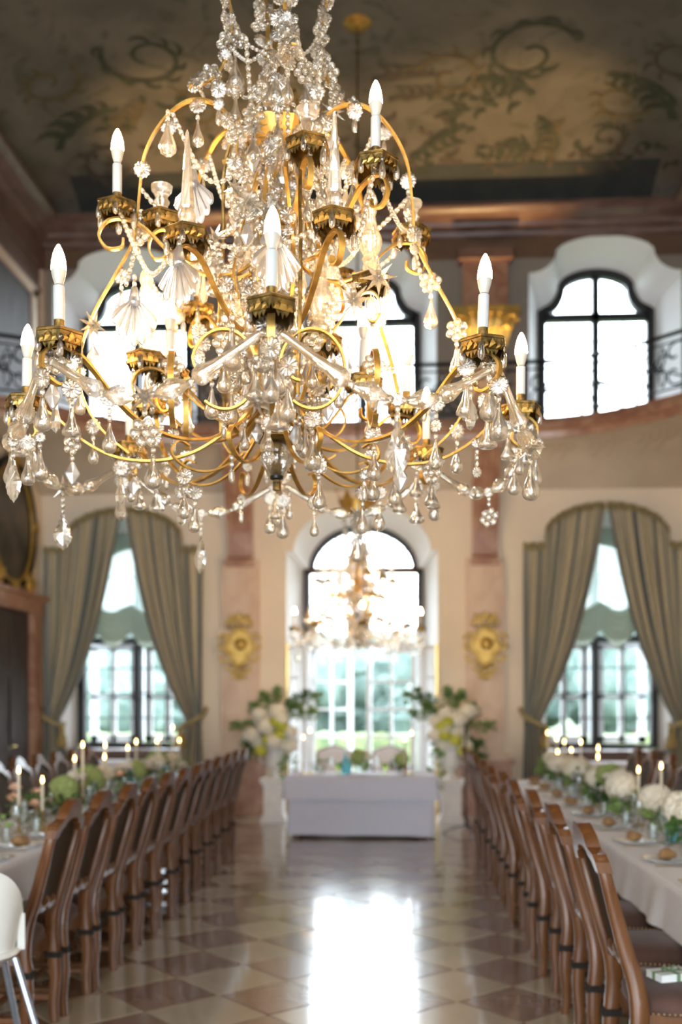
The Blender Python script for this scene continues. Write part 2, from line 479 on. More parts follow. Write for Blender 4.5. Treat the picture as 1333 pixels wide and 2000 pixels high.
def shoulder_arch(cx, hw, z0, zs, ahw, top, n=18):
    L = [(cx - hw, z0), (cx + hw, z0), (cx + hw, zs)]
    for i in range(n + 1):
        a = PI * i / n
        L.append((cx + ahw * math.cos(a), zs + (top - zs) * math.sin(a)))
    L.append((cx - hw, zs))
    return L
def ogee_arch(cx, hw, z0, zs, top, n=8):
    """straight sides, concave shoulders, then a low arch"""
    L = [(cx - hw, z0), (cx + hw, z0)]
    right = []
    rs = (top - zs) * .62
    for i in range(n + 1):                       # concave quarter: from (hw, zs) in and up
        a = (PI / 2) * i / n
        right.append((hw - .36 * hw * math.sin(a), zs + rs * (1 - math.cos(a))))
    x1, z1 = right[-1]
    for i in range(1, n + 1):
        a = i / n
        x = x1 * (1 - a)
        right.append((x, z1 + (top - z1) * math.sqrt(max(0, 1 - (x / x1) ** 2)) ** 1.3))
    L += [(cx + x, z) for x, z in right]
    L += [(cx - x, z) for x, z in reversed(right[:-1])]
    return L

def wall_with_holes(name, y, holes, z1=8.62):
    outer = [(-HX, 0), (HX, 0), (HX, z1), (-HX, z1)]
    polys = [outer] + [list(reversed(h)) for h in holes]
    tri = tessellate_polygon([[Vector((p[0], p[1], 0)) for p in q] for q in polys])
    pts = [p for q in polys for p in q]
    mb = MB(); mb.v = [(x, y, z) for x, z in pts]; mb.f = [tuple(t) for t in tri]
    o = mb.build(name, 'wall', smooth=False)
    return struct(o)

lower_side = lambda cx: (shoulder_arch(cx, 1.05, .85, 3.75, .80, 4.32), shoulder_arch(cx, .90, .92, 3.55, .70, 4.06))
lower_mid = (shoulder_arch(0, 1.09, 0, 3.79, .99, 4.45), shoulder_arch(0, .90, 0, 3.60, .80, 4.25))
upper = lambda cx: (ogee_arch(cx, 1.07, 5.45, 7.72, 8.23), ogee_arch(cx, .84, 5.72, 7.45, 8.02))
pairs = [lower_side(WX[0]), lower_mid, lower_side(WX[2])] + [upper(x) for x in WX]
wall_back = wall_with_holes('wall_back', BY, [p[0] for p in pairs])
for a, b in pairs:
    mb = MB()
    mb.grid([[(x, BY, z) for x, z in a], [(x, FY, z) for x, z in b]], closed=True)
    mb.build('window_reveal', 'reveal', wall_back, angle=25)

def rect(cx, hw, z0, z1): return [(cx - hw, z0), (cx + hw, z0), (cx + hw, z1), (cx - hw, z1)]
wall_with_holes('wall_rear', REAR, [rect(x, 1.4, .3, 4.7) for x in WX])  # unseen rear wall; its openings are added and sized to supply fill light

for side, nm in ((-1, 'wall_left'), (1, 'wall_right')):
    mb = MB(); x = side * HX
    mb.box(x, x + side * .3, REAR, BY, 0, 8.62)
    struct(mb.build(nm, 'wall', smooth=False))

# ceiling: shallow coved vault carrying the fresco
def zceil(X, Y):
    d = min(HX - abs(X), BY - Y, Y - REAR)
    d = max(0, min(d, 3.0))
    return 8.5 + .75 * math.sqrt(max(0, 1 - (1 - d / 3.0) ** 2))
ys = [REAR + (11 - REAR) * i / 40 for i in range(40)] + [11 + 3.3 * i / 50 for i in range(51)]
xs = [-HX + 2 * HX * i / 72 for i in range(73)]
mb = MB(); mb.grid([[(x, y, zceil(x, y)) for x in xs] for y in ys])
ceiling = struct(mb.build('ceiling', 'fresco', angle=80))
# painted dado band at the foot of the cove
mb = MB()
rows = []
for i in range(6):
    y = BY - .02 - .62 * i / 5
    rows.append([(x, y, zceil(x, y) - .008) for x in [(-HX + .65 + (2 * HX - 1.3) * k / 40) for k in range(41)]])
mb.grid(rows); mb.build('painted_band', 'green_band', ceiling, angle=80)

# arc length along the back cove -> Y
_tab = []; acc = 0; prev = None
for i in range(201):
    t = PI / 2 * i / 200; p = Vector((11.3 + 3 * math.cos(t), 8.5 + .75 * math.sin(t)))
    if prev: acc += (p - prev).length
    prev = p; _tab.append((acc, p.x))
def arcY(s):
    s = max(0, s)
    if s >= _tab[-1][0]: return 11.3 - (s - _tab[-1][0])
    lo = 0
    for i in range(len(_tab) - 1):
        if _tab[i + 1][0] >= s:
            a, b = _tab[i], _tab[i + 1]; k = (s - a[0]) / max(1e-9, b[0] - a[0])
            return a[1] + (b[1] - a[1]) * k
def cove(X, s, off=.012):
    Y = arcY(s); return (X, Y, zceil(X, Y) - off)

def brush(mb, pts, widths):
    """painted stroke: flat strip on the vault"""
    m = len(pts); L = []; R = []
    for j in range(m):
        d = Vector(pts[min(j + 1, m - 1)]) - Vector(pts[max(j - 1, 0)])
        if d.length < 1e-9: d = Vector((1, 0))
        d.normalize(); n = Vector((-d.y, d.x)) * widths[j] / 2
        p = Vector(pts[j]); L.append(cove(*(p + n))); R.append(cove(*(p - n)))
    mb.grid([L, R])
def leafstroke(mb, x, s, ang, ln, w):
    pts = []; ws = []
    for i in range(7):
        t = i / 6; a = ang + .9 * t * t
        pts.append((x + ln * t * math.cos(a), s + ln * t * math.sin(a))); ws.append(w * math.sin(PI * min(1, t * .85 + .12)) + .004)
    brush(mb, pts, ws)
def swirl(x, s, size, turn, start, m, leaves=9, name='painted_scroll'):
    mb = MB(); pts = []; ws = []
    n = 40
    for i in range(n):
        t = i / (n - 1); r = size * (1 - .86 * t); a = start + turn * 2 * PI * 1.25 * t
        pts.append((x + r * math.cos(a), s + r * math.sin(a))); ws.append(.10 * size * (1 - .55 * t) + .02)
    brush(mb, pts, ws)
    for k in range(leaves):
        i = int(k * (n - 12) / leaves); p = pts[i]
        a = start + turn * 2 * PI * 1.25 * i / (n - 1)
        leafstroke(mb, p[0], p[1], a + turn * .7 + random.uniform(-.3, .3), size * random.uniform(.3, .5), size * .11)
    mb.build(name, m, ceiling, smooth=False)
def frond(x, s, ang, ln, bend, m, n=9):
    mb = MB(); pts = []; ws = []
    for i in range(18):
        t = i / 17; a = ang + bend * t
        if i == 0: p = [x, s]
        else: p = [p[0] + ln / 17 * math.cos(a), p[1] + ln / 17 * math.sin(a)]
        pts.append(tuple(p)); ws.append(.10 * ln * (1 - t) * .8 + .025)
    brush(mb, pts, ws)
    for k in range(n):
        i = 3 + int(k * 14 / n); a = ang + bend * i / 17
        for sd in (-1, 1):
            leafstroke(mb, pts[i][0], pts[i][1], a + sd * .8, ln * .30 * (1 - .5 * k / n), ln * .05)
    mb.build('painted_frond', m, ceiling, smooth=False)
def speckle(x, s, w, h, n, m):
    mb = MB()
    for k in range(n):
        leafstroke(mb, x + random.uniform(-w, w), s + random.uniform(-h, h), random.uniform(0, 6.28), random.uniform(.10, .24), .08)
    mb.build('painted_foliage', m, ceiling, smooth=False)
frond(-4.0, 1.45, 1.2, 1.15, -1.2, 'stroke_green'); swirl(-2.45, 2.9, .55, 1, 2.6, 'stroke_green')
swirl(-3.7, 2.75, .4, -1, .5, 'stroke_ochre'); frond(-3.3, 1.5, .5, .9, .6, 'stroke_ochre')
swirl(-3.45, .95, .38, 1, 1.0, 'stroke_brown'); speckle(-2.6, 1.7, .7, .5, 16, 'stroke_green')
speckle(-3.0, 1.05, .8, .3, 12, 'stroke_brown'); swirl(-2.1, 1.9, .35, -1, 2.0, 'stroke_ochre')
swirl(2.05, 2.7, .6, 1, .4, 'stroke_green'); swirl(1.15, 2.35, .42, -1, 2.8, 'stroke_ochre')
frond(2.2, 2.0, 2.3, .9, 1.0, 'stroke_green'); speckle(1.5, 1.75, .6, .35, 18, 'stroke_green')
frond(4.0, 1.7, 1.9, 1.2, 1.2, 'stroke_green'); swirl(3.3, 1.9, .4, -1, .3, 'stroke_ochre')
swirl(3.25, 1.2, .36, 1, 3.2, 'stroke_green'); frond(2.55, .85, 1.3, .8, 1.1, 'stroke_green')
frond(2.6, .85, 1.9, .7, -.7, 'stroke_ochre'); swirl(1.95, .95, .3, -1, 0, 'stroke_brown')
speckle(2.0, 1.0, .35, .14, 18, 'stroke_green'); speckle(3.0, 1.0, .9, .25, 18, 'stroke_brown')
speckle(.6, 1.3, .7, .5, 16, 'stroke_brown'); frond(.2, 2.35, .25, .8, -.3, 'stroke_brown'); frond(.4, 2.0, .1, .7, .2, 'stroke_brown')
swirl(.75, .95, .3, 1, 2, 'stroke_green'); frond(1.4, 1.5, 3.6, .9, .5, 'stroke_green')
swirl(3.75, 2.85, .45, -1, 1.2, 'stroke_brown'); speckle(3.9, 1.15, .4, .5, 10, 'stroke_green')
speckle(-1.2, 1.2, 1.0, .5, 18, 'stroke_brown'); swirl(-1.2, 2.4, .5, 1, 0, 'stroke_brown')

# cornice swept round left, back and right walls
prof = [(0, 8.22), (.05, 8.24), (.07, 8.30), (.16, 8.33), (.18, 8.38), (.30, 8.42), (.38, 8.46), (.41, 8.50), (.41, 8.55), (.36, 8.57), (0, 8.60)]
mb = MB()
mb.grid([[(-HX + d, REAR + .1, z), (-HX + d, BY - d, z), (HX - d, BY - d, z), (HX - d, REAR + .1, z)] for d, z in prof])
struct(mb.build('trim_1', 'cornice', angle=30))
mb = MB()   # pale fillet under the cornice of the side walls and marble frieze band
for sx in (-1, 1):
    for z0, z1, d in ((7.55, 7.62, .06), (7.62, 7.9, .03), (7.9, 8.22, .08)):
        x0, x1 = sorted((sx * HX, sx * (HX - d)))
        mb.box(x0, x1, REAR + .1, BY, z0, z1)
struct(mb.build('trim_2', 'cornice', smooth=False))
mb = MB()   # corner strips
for sx in (-1, 1):
    x0, x1 = sorted((sx * HX, sx * (HX - .09)))
    mb.box(x0, x1, BY - .09, BY, 5.4, 7.9)
struct(mb.build('trim_3', 'pink_marble', smooth=False))
for sx, nm in ((-1, 'baseboard_left'), (1, 'baseboard_right')):
    x0, x1 = sorted((sx * HX, sx * (HX - .04)))
    y1 = 11.9 if sx < 0 else BY
    mb = MB().box(x0, x1, REAR, y1, 0, .22); struct(mb.build(nm, 'red_marble', smooth=False))
mb = MB()
for x0, x1 in ((-HX, -2.12), (-1.38, -1.1), (1.1, 1.38), (2.12, HX)): mb.box(x0, x1, BY - .04, BY, 0, .22)
struct(mb.build('baseboard_back', 'red_marble', smooth=False))

# ------------------------------------------------------------------ floor of marble squares laid diagonally
mb = MB(); mb.box(-HX, HX, REAR, 15.3, -.2, -.006)
floor = struct(mb.build('floor', 'tile_bed', smooth=False))
TS = .455; rot = math.radians(43)
def tile_mesh(m):
    h = TS / 2 - .0025; b = .004
    mb = MB()
    mb.add([(-h, -h, -.05), (h, -h, -.05), (h, h, -.05), (-h, h, -.05), (-h, -h, -b), (h, -h, -b), (h, h, -b), (-h, h, -b),
            (-h + b, -h + b, 0), (h - b, -h + b, 0), (h - b, h - b, 0), (-h + b, h - b, 0)],
           [(0, 1, 5, 4), (1, 2, 6, 5), (2, 3, 7, 6), (3, 0, 4, 7), (4, 5, 9, 8), (5, 6, 10, 9), (6, 7, 11, 10), (7, 4, 8, 11), (8, 9, 10, 11)])
    return mb
tm = [tile_mesh('a'), tile_mesh('a')]
tme = [tm[0].mesh('floor_tile', 'tile_cream', smooth=False), tm[1].mesh('floor_tile', 'tile_brown', smooth=False)]
cells = []
for i in range(-40, 41):
    for j in range(-40, 41):
        x = .168 + (i * math.cos(rot) - j * math.sin(rot)) * TS
        y = 5.035 + (i * math.sin(rot) + j * math.cos(rot)) * TS
        if abs(x) < HX - .05 and REAR + .2 < y < 14.2:
            vis = (y > 4.5 and -1.9 < x < 2.1)
            cells.append((0 if vis else 1, y, x, (i + j) % 2))
cells.sort()
rest = [MB(), MB()]
for n, (v, y, x, c) in enumerate(cells):
    mt = T(x, y, random.uniform(-.0006, .0006)) @ RZ(rot + random.uniform(-.002, .002)) @ RX(random.uniform(-.0015, .0015)) @ RY(random.uniform(-.0015, .0015))
    if n < 290: inst('floor_tile', tme[c], floor, mt)
    else: rest[c].add(tm[c].v, tm[c].f, mt)
stuff(rest[0].build('cream_tiling', 'tile_cream', floor, smooth=False)); stuff(rest[1].build('brown_tiling', 'tile_brown', floor, smooth=False))

# ------------------------------------------------------------------ windows
def strip(loop, y, w, d, name, m, parent):
    pts = [(x, y, z) for x, z in loop]
    mb = MB(); mb.ribbon(pts + [pts[0]], d, w, (0, 1, 0))
    return mb.build(name, m, parent, smooth=False)
def flat_pane(poly, y, parent):
    mb = MB(); n = len(poly)
    mb.add([(x, y, z) for x, z in poly] + [(x, y + .006, z) for x, z in poly],
           [tuple(range(n)), tuple(reversed(range(n, 2 * n)))] + [(i, n + i, n + (i + 1) % n, (i + 1) % n) for i in range(n)])
    return mb.build('pane', 'pane', parent, smooth=False)
def bar(name, m, parent, x0, x1, y0, y1, z0, z1): return MB().box(x0, x1, y0, y1, z0, z1).build(name, m, parent, smooth=False)

wn = 0
def side_window(cx):
    global wn; wn += 1
    r = empty('window_%d' % wn, (0, 0, 0)); struct(r)
    loop = shoulder_arch(cx, .86, .96, 3.52, .66, 4.02)
    strip(loop, FY, .11, .14, 'frame', 'dark_frame', r)
    bar('mullion', 'dark_frame', r, cx - .045, cx + .045, FY - .06, FY + .06, .96, 4.0)
    bar('transom', 'dark_frame', r, cx - .85, cx + .85, FY - .07, FY + .07, 2.50, 2.60)
    bar('sill', 'brown_wood', r, cx - 1.04, cx + 1.04, BY - .06, FY + .02, .86, .92)
    bar('apron_panel', 'brown_wood', r, cx - 1.04, cx + 1.04, BY - .03, BY + .03, .30, .86)
    for sx in (-1, 1):
        x0, x1 = sorted((cx + sx * .06, cx + sx * .80)); xm = (x0 + x1) / 2
        for k in range(1, 4): bar('glazing_bar', 'dark_frame', r, x0, x1, FY - .012, FY + .012, 1.0 + k * .375 - .01, 1.0 + k * .375 + .01)
        bar('glazing_bar', 'dark_frame', r, xm - .008, xm + .008, FY - .012, FY + .012, 1.0, 2.5)
        for k in range(4):
            for (a, b) in ((x0, xm - .008), (xm + .008, x1)):
                z0 = 1.0 + k * .375 + .01
                flat_pane([(a, z0), (b, z0), (b, z0 + .355), (a, z0 + .355)], FY, r)
        for z in (3.05, 3.52): bar('glazing_bar', 'dark_frame', r, x0, x1, FY - .012, FY + .012, z - .012, z + .012)
        flat_pane([(x0, 2.6), (x1, 2.6), (x1, 3.5), (x0, 3.5)], FY + .02, r)
        # white outer casement
        yb = FY + .22
        mb = MB()
        for (a, b, c, d) in ((x0, x0 + .11, 1.0, 2.5), (x1 - .11, x1, 1.0, 2.5), (x0, x1, 1.0, 1.10), (x0, x1, 2.41, 2.5), (xm - .035, xm + .035, 1.0, 2.5), (x0, x1, 1.66, 1.72)):
            mb.box(a, b, yb, yb + .05, c, d)
        mb.build('outer_casement', 'white_paint', r, smooth=False)
    MB().box(cx - .95, cx + .95, FY + .19, FY + .30, 2.46, 2.60).box(cx - .03, cx + .03, FY + .19, FY + .3, 1.0, 4.0).build('outer_frame', 'white_paint', r, smooth=False)
side_window(WX[0]); side_window(WX[2])

def upper_window(cx):
    global wn; wn += 1
    r = empty('window_%d' % wn, (0, 0, 0)); struct(r)
    loop = ogee_arch(cx, .80, 5.78, 7.42, 7.98)
    strip(loop, FY, .13, .12, 'frame', 'dark_frame', r)
    bar('mullion', 'dark_frame', r, cx - .055, cx + .055, FY - .06, FY + .06, 5.78, 7.95)
    bar('transom', 'dark_frame', r, cx - .78, cx + .78, FY - .06, FY + .06, 7.27, 7.38)
    for sx in (-1, 1):
        x0, x1 = sorted((cx + sx * .06, cx + sx * .74))
        for z in (6.0, 6.33, 6.66, 6.98): bar('glazing_bar', 'iron', r, x0, x1, FY - .01, FY + .01, z - .007, z + .007)
        for z in (5.84, 6.34, 6.67, 6.99):
            flat_pane([(x0, z), (x1, z), (x1, z + .27), (x0, z + .27)], FY, r)
        bar('glazing_bar', 'iron', r, (x0 + x1) / 2 - .007, (x0 + x1) / 2 + .007, FY - .01, FY + .01, 5.8, 7.27)
for x in WX: upper_window(x)

# garden door below the arched central light
r = empty('door_1'); struct(r)
arc = [( .79 * math.cos(PI * i / 24), 3.60 + .63 * math.sin(PI * i / 24)) for i in range(25)]
mb = MB(); mb.ribbon([(x, FY, z) for x, z in arc], .14, .10, (0, 1, 0)); mb.build('arch_frame', 'dark_frame', r, smooth=False)
bar('transom', 'brown_wood', r, -.90, .90, FY - .07, FY + .07, 3.55, 3.64)
for sx in (-1, 1):
    x0, x1 = sorted((sx * .80, sx * .90)); bar('frame_post', 'dark_frame', r, x0, x1, FY - .07, FY + .07, 2.5, 3.6)
for k, x in enumerate((-.40, 0, .40)):
    bar('glazing_bar', 'dark_frame', r, x - .012, x + .012, FY - .01, FY + .01, 3.64, 3.60 + .63 * math.sqrt(1 - (x / .79) ** 2))
bar('glazing_bar', 'dark_frame', r, -.7, .7, FY - .01, FY + .01, 3.88, 3.90)
for z in (2.85, 3.2): bar('glazing_bar', 'white_paint', r, -.80, .80, FY - .012, FY + .012, z - .012, z + .012)
for sx in (-.8, 0.0): flat_pane([(sx + .01, 2.55), (sx + .79, 2.55), (sx + .79, 3.55), (sx + .01, 3.55)], FY + .015, r)
flat_pane([(x * .96, 3.6 + (z - 3.6) * .96) for x, z in arc], FY + .02, r)
bar('door_head', 'white_paint', r, -1.0, 1.0, FY - .06, FY + .08, 2.42, 2.52)
for sx in (-1, 1):
    x0, x1 = sorted((sx * .82, sx * .90)); bar('door_post', 'white_paint', r, x0, x1, FY - .06, FY + .08, 0, 2.42)
def leaf(w, h, cols, rows, hinge, ang, sgn):
    """glazed door leaf hinged at (x, y), opening by ang"""
    mt = T(hinge[0], hinge[1], .02) @ RZ(ang)
    mb = MB(); st = .075
    def bx(a, b, c, d):
        x0, x1 = sorted((sgn * a, sgn * b)); mb.box(x0, x1, -.022, .022, c, d, mt)
    bx(0, st, 0, h); bx(w - st, w, 0, h); bx(0, w, h - st, h); bx(0, w, 0, .65)
    for k in range(1, cols): bx(st + (w - 2 * st) * k / cols - .02, st + (w - 2 * st) * k / cols + .02, .65, h)
    for k in range(1, rows): bx(0, w, .65 + (h - .65 - st) * k / rows - .02, .65 + (h - .65 - st) * k / rows + .02)
    lf = mb.build('door_leaf', 'white_paint', r, smooth=False)
    for i in range(cols):
        for k in range(rows):
            a = sgn * (st + (w - 2 * st) * i / cols + .02); b = sgn * (st + (w - 2 * st) * (i + 1) / cols - .02)
            c = .67 + (h - .65 - st) * k / rows; d = .63 + (h - .65 - st) * (k + 1) / rows
            MB().box(min(a, b), max(a, b), -.003, .003, c, d, mt).build('pane', 'pane', lf, smooth=False)
leaf(.78, 2.4, 2, 4, (-.80, FY + .04), math.radians(38), 1)
leaf(.78, 2.4, 2, 4, (.80, FY + .04), math.radians(-14), -1)
# inner folding leaves standing against the reveals, with gilt edge bars
for sx in (-1, 1):
    x0, x1 = sorted((sx * 1.055, sx * 1.085))
    bar('espagnolette_rod', 'brass', r, x0, x1, BY - .05, BY - .02, 0, 2.45)
    mb = MB()
    a0, a1 = sorted((sx * .92, sx * 1.05))
    mb.box(a0, a0 + .02, BY + .06, BY + .10, .0, 2.42).box(a1 - .02, a1, BY + .06, BY + .10, 0, 2.42)
    for z in (0, .6, 1.05, 1.5, 1.95, 2.38): mb.box(a0, a1, BY + .06, BY + .10, z, z + .04)
    mb.build('side_light_frame', 'white_paint', r, smooth=False)
bar('threshold', 'stone', r, -1.08, 1.08, BY + .0, FY + .1, -.02, .02)

# ------------------------------------------------------------------ garden outside
struct(MB().box(-60, 60, 15.3, 120, -.35, -.05).build('lawn', 'lawn', smooth=False))
struct(MB().box(-12, 12, 15.35, 19.2, -.05, -.02).build('gravel_terrace', 'gravel', smooth=False))
ORD_T = ['first', 'second', 'third', 'fourth', 'fifth', 'sixth', 'seventh', 'eighth', 'ninth', 'tenth', 'eleventh', 'twelfth', 'thirteenth', 'fourteenth']
ORD_T += ['rear row ' + q for q in ORD_T[:12]]
def lumpy(name, c, rx, ry, rz, seed, m, label, cat, group):
    mb = MB()
    for k in range(10):
        q = random.Random(seed * 31 + k)
        mb.ball((c[0] + q.uniform(-.6, .6) * rx, c[1] + q.uniform(-.5, .5) * ry, c[2] + q.uniform(-.45, .45) * rz), q.uniform(.42, .62) * min(rx, rz), 16, 10, (1.1, 1, 1), .45, seed + k)
    if c[1] > 50: mb.v = [(c[0] + (x - c[0]) * 1.15, y, z) for x, y, z in mb.v]
    root = empty(name, (c[0], c[1], -.05))
    o = mb.build('crown', m, root); o.matrix_basis = T(-c[0], -c[1], .05)
    t = MB().tube([(c[0], c[1], -.05), (c[0] + .1, c[1], c[2] * .5), (c[0], c[1], c[2])], [.2, .16, .1], 8).build('trunk', 'brown_wood', root); t.matrix_basis = T(-c[0], -c[1], .05)
    tag(root, label, cat, group)
for k, (x, y, h) in enumerate([(-21, 46, 5.4), (-17.2, 39, 4.6), (-13.4, 46, 5.3), (-10.0, 39, 4.4), (-6.6, 46, 4.9), (-3.6, 39, 4.2), (-.2, 46, 5.0), (2.9, 39, 4.2),
                               (6.3, 46, 5.2), (9.6, 39, 4.5), (13.2, 46, 5.4), (16.8, 39, 4.6), (20.4, 46, 5.4), (24, 39, 5.0)] + [(-22 + 4.2 * i, 56 + 9 * (i % 2), 6.0 + .8 * (i % 2)) for i in range(12)]):
    lumpy('garden_tree', (x, y, h * .52), 2.6, 2.2, h * .62, k + 3, 'tree', ORD_T[k] + ' leafy tree of the row beyond the hedge, counted from the portrait side', 'tree', 'trees beyond the hedge')
mb = MB()
rows = []
for j in range(9):
    a = PI * j / 8
    rows.append([(x, 20.3 - .55 * math.cos(a) + .12 * noise.noise(Vector((x * 2, j, 0))), -.05 + 1.02 * (1 if 1 < j < 7 else j if j < 2 else 8 - j) * (1 if 1 < j < 7 else 1) / 1.0 * (1.0 if 1 < j < 7 else .9) + (.12 * noise.noise(Vector((x * 2.5, j * 2, 5))) if 0 < j < 8 else 0)) for x in [-16 + 32 * i / 160 for i in range(161)]])
mb.grid(rows)
tag(mb.build('clipped_hedge', 'hedge', angle=60), 'long clipped green hedge outside behind the terrace', 'hedge')

# ------------------------------------------------------------------ gallery with iron railing
half = [(0, 13.5), (1.2, 13.5), (2.4, 13.46), (3.0, 13.30), (3.5, 12.98), (3.9, 12.58), (4.25, 12.22), (4.72, 12.0)]
path = [(-x, y) for x, y in reversed(half[1:])] + half
edge = [(p.x, p.y) for p in cr([(x, y, 0) for x, y in path], 6)]
mb = MB()
rows = []
for (d, z) in ((0.0, 5.42), (0.0, 5.36), (-.05, 5.34), (-.05, 5.27), (.03, 5.24), (.05, 5.16)):
    rows.append([(x, y + d, z) for x, y in edge])
mb.grid(list(reversed(rows)))
balcony = struct(mb.build('balcony', 'red_marble', angle=30))
mb = MB()
rows = []
for i in range(9):
    t = i / 8
    rows.append([(x, y + .05 + (BY - y - .06) * (1 - math.cos(t * PI / 2)) ** .8 if False else y + .05 + (BY - y - .06) * t, 5.16 - .52 * (t ** 2.2)) for x, y in edge])
mb.grid(rows); mb.build('coved_soffit', mat('soffit_plaster', (.62, .52, .40), .85, var=(.54, .45, .34), scale=1.5), balcony, angle=60)
mb = MB(); mb.grid([[(x, y, 5.42) for x, y in edge], [(x, BY, 5.42) for x, y in edge]]); mb.build('gallery_floor', 'brown_wood', balcony)
# painted ornament on the soffit
for k, x0 in enumerate((-3.9, -3.0, 2.5, 3.1, 3.7, 4.2)):
    mb = MB()
    for q in range(5):
        pts = []
        for i in range(6):
            t = i / 5; X = x0 + q * .09 + .06 * math.sin(t * 3); Tt = .25 + .35 * t * (1 if q % 2 else .6)
            yy = min(edge, key=lambda e: abs(e[0] - X))[1]
            pts.append((X, yy + .05 + (BY - yy - .06) * Tt, 5.16 - .52 * Tt ** 2.2 - .008))
        mb.ribbon(pts, .05, .004, (1, 0, 0))
    mb.build('painted_scroll', 'soffit_paint', balcony, smooth=False)

rail = empty('gallery_railing', (0, 13.5, 5.42))
tag(rail, 'black wrought iron railing with scrollwork along the curved gallery', 'railing')
inv = T(0, -13.5, -5.42)
def rpart(mb, name, m='iron'):
    o = mb.build(name, m, rail); o.matrix_basis = inv; return o
redge = [(x, y + .08) for x, y in edge]
rpart(MB().tube([(x, y, 6.20) for x, y in redge], .028, 6), 'top_rail')
rpart(MB().tube([(x, y, 6.10) for x, y in redge], .012, 6), 'upper_bar')
rpart(MB().tube([(x, y, 5.52) for x, y in redge], .014, 6), 'bottom_rail')
cum = [0]
for a, b in zip(redge, redge[1:]): cum.append(cum[-1] + math.hypot(b[0] - a[0], b[1] - a[1]))
def at_len(s):
    s = max(0, min(cum[-1], s))
    for i in range(len(cum) - 1):
        if cum[i + 1] >= s:
            k = (s - cum[i]) / (cum[i + 1] - cum[i] + 1e-9)
            a, b = redge[i], redge[i + 1]; return (a[0] + (b[0] - a[0]) * k, a[1] + (b[1] - a[1]) * k)
npan = 14; PL = cum[-1] / npan
for k in range(npan + 1):
    x, y = at_len(k * PL)
    rpart(MB().box(x - .016, x + .016, y - .016, y + .016, 5.42, 6.21), 'baluster_post')
for k in range(npan):
    s0 = k * PL
    def pp(u, v): x, y = at_len(s0 + u * PL); return (x, y, 5.53 + v * .56)
    for cx, cz, sg in ((.25, .3, 1), (.75, .3, -1), (.25, .75, -1), (.75, .75, 1), (.5, .5, 1)):
        pts = []
        for i in range(22):
            t = i / 21; a = sg * (t * 4.6 + .6); q = .24 * (1 - .8 * t)
            pts.append(pp(cx + q * math.cos(a), cz + q * 1.25 * math.sin(a)))
        rpart(MB().tube(pts, .014, 5), 'iron_scroll')
    for u, v, w in ((.08, .1, .5), (.92, .1, .5), (.5, .05, .9), (.5, .95, .1)):
        pts = [pp(u + (.5 - u) * t + .06 * math.sin(t * 6), v + (w - v) * t) for t in [i / 8 for i in range(9)]]
        rpart(MB().tube(pts, [.016 - .001 * i for i in range(9)], 5), 'iron_tendril')

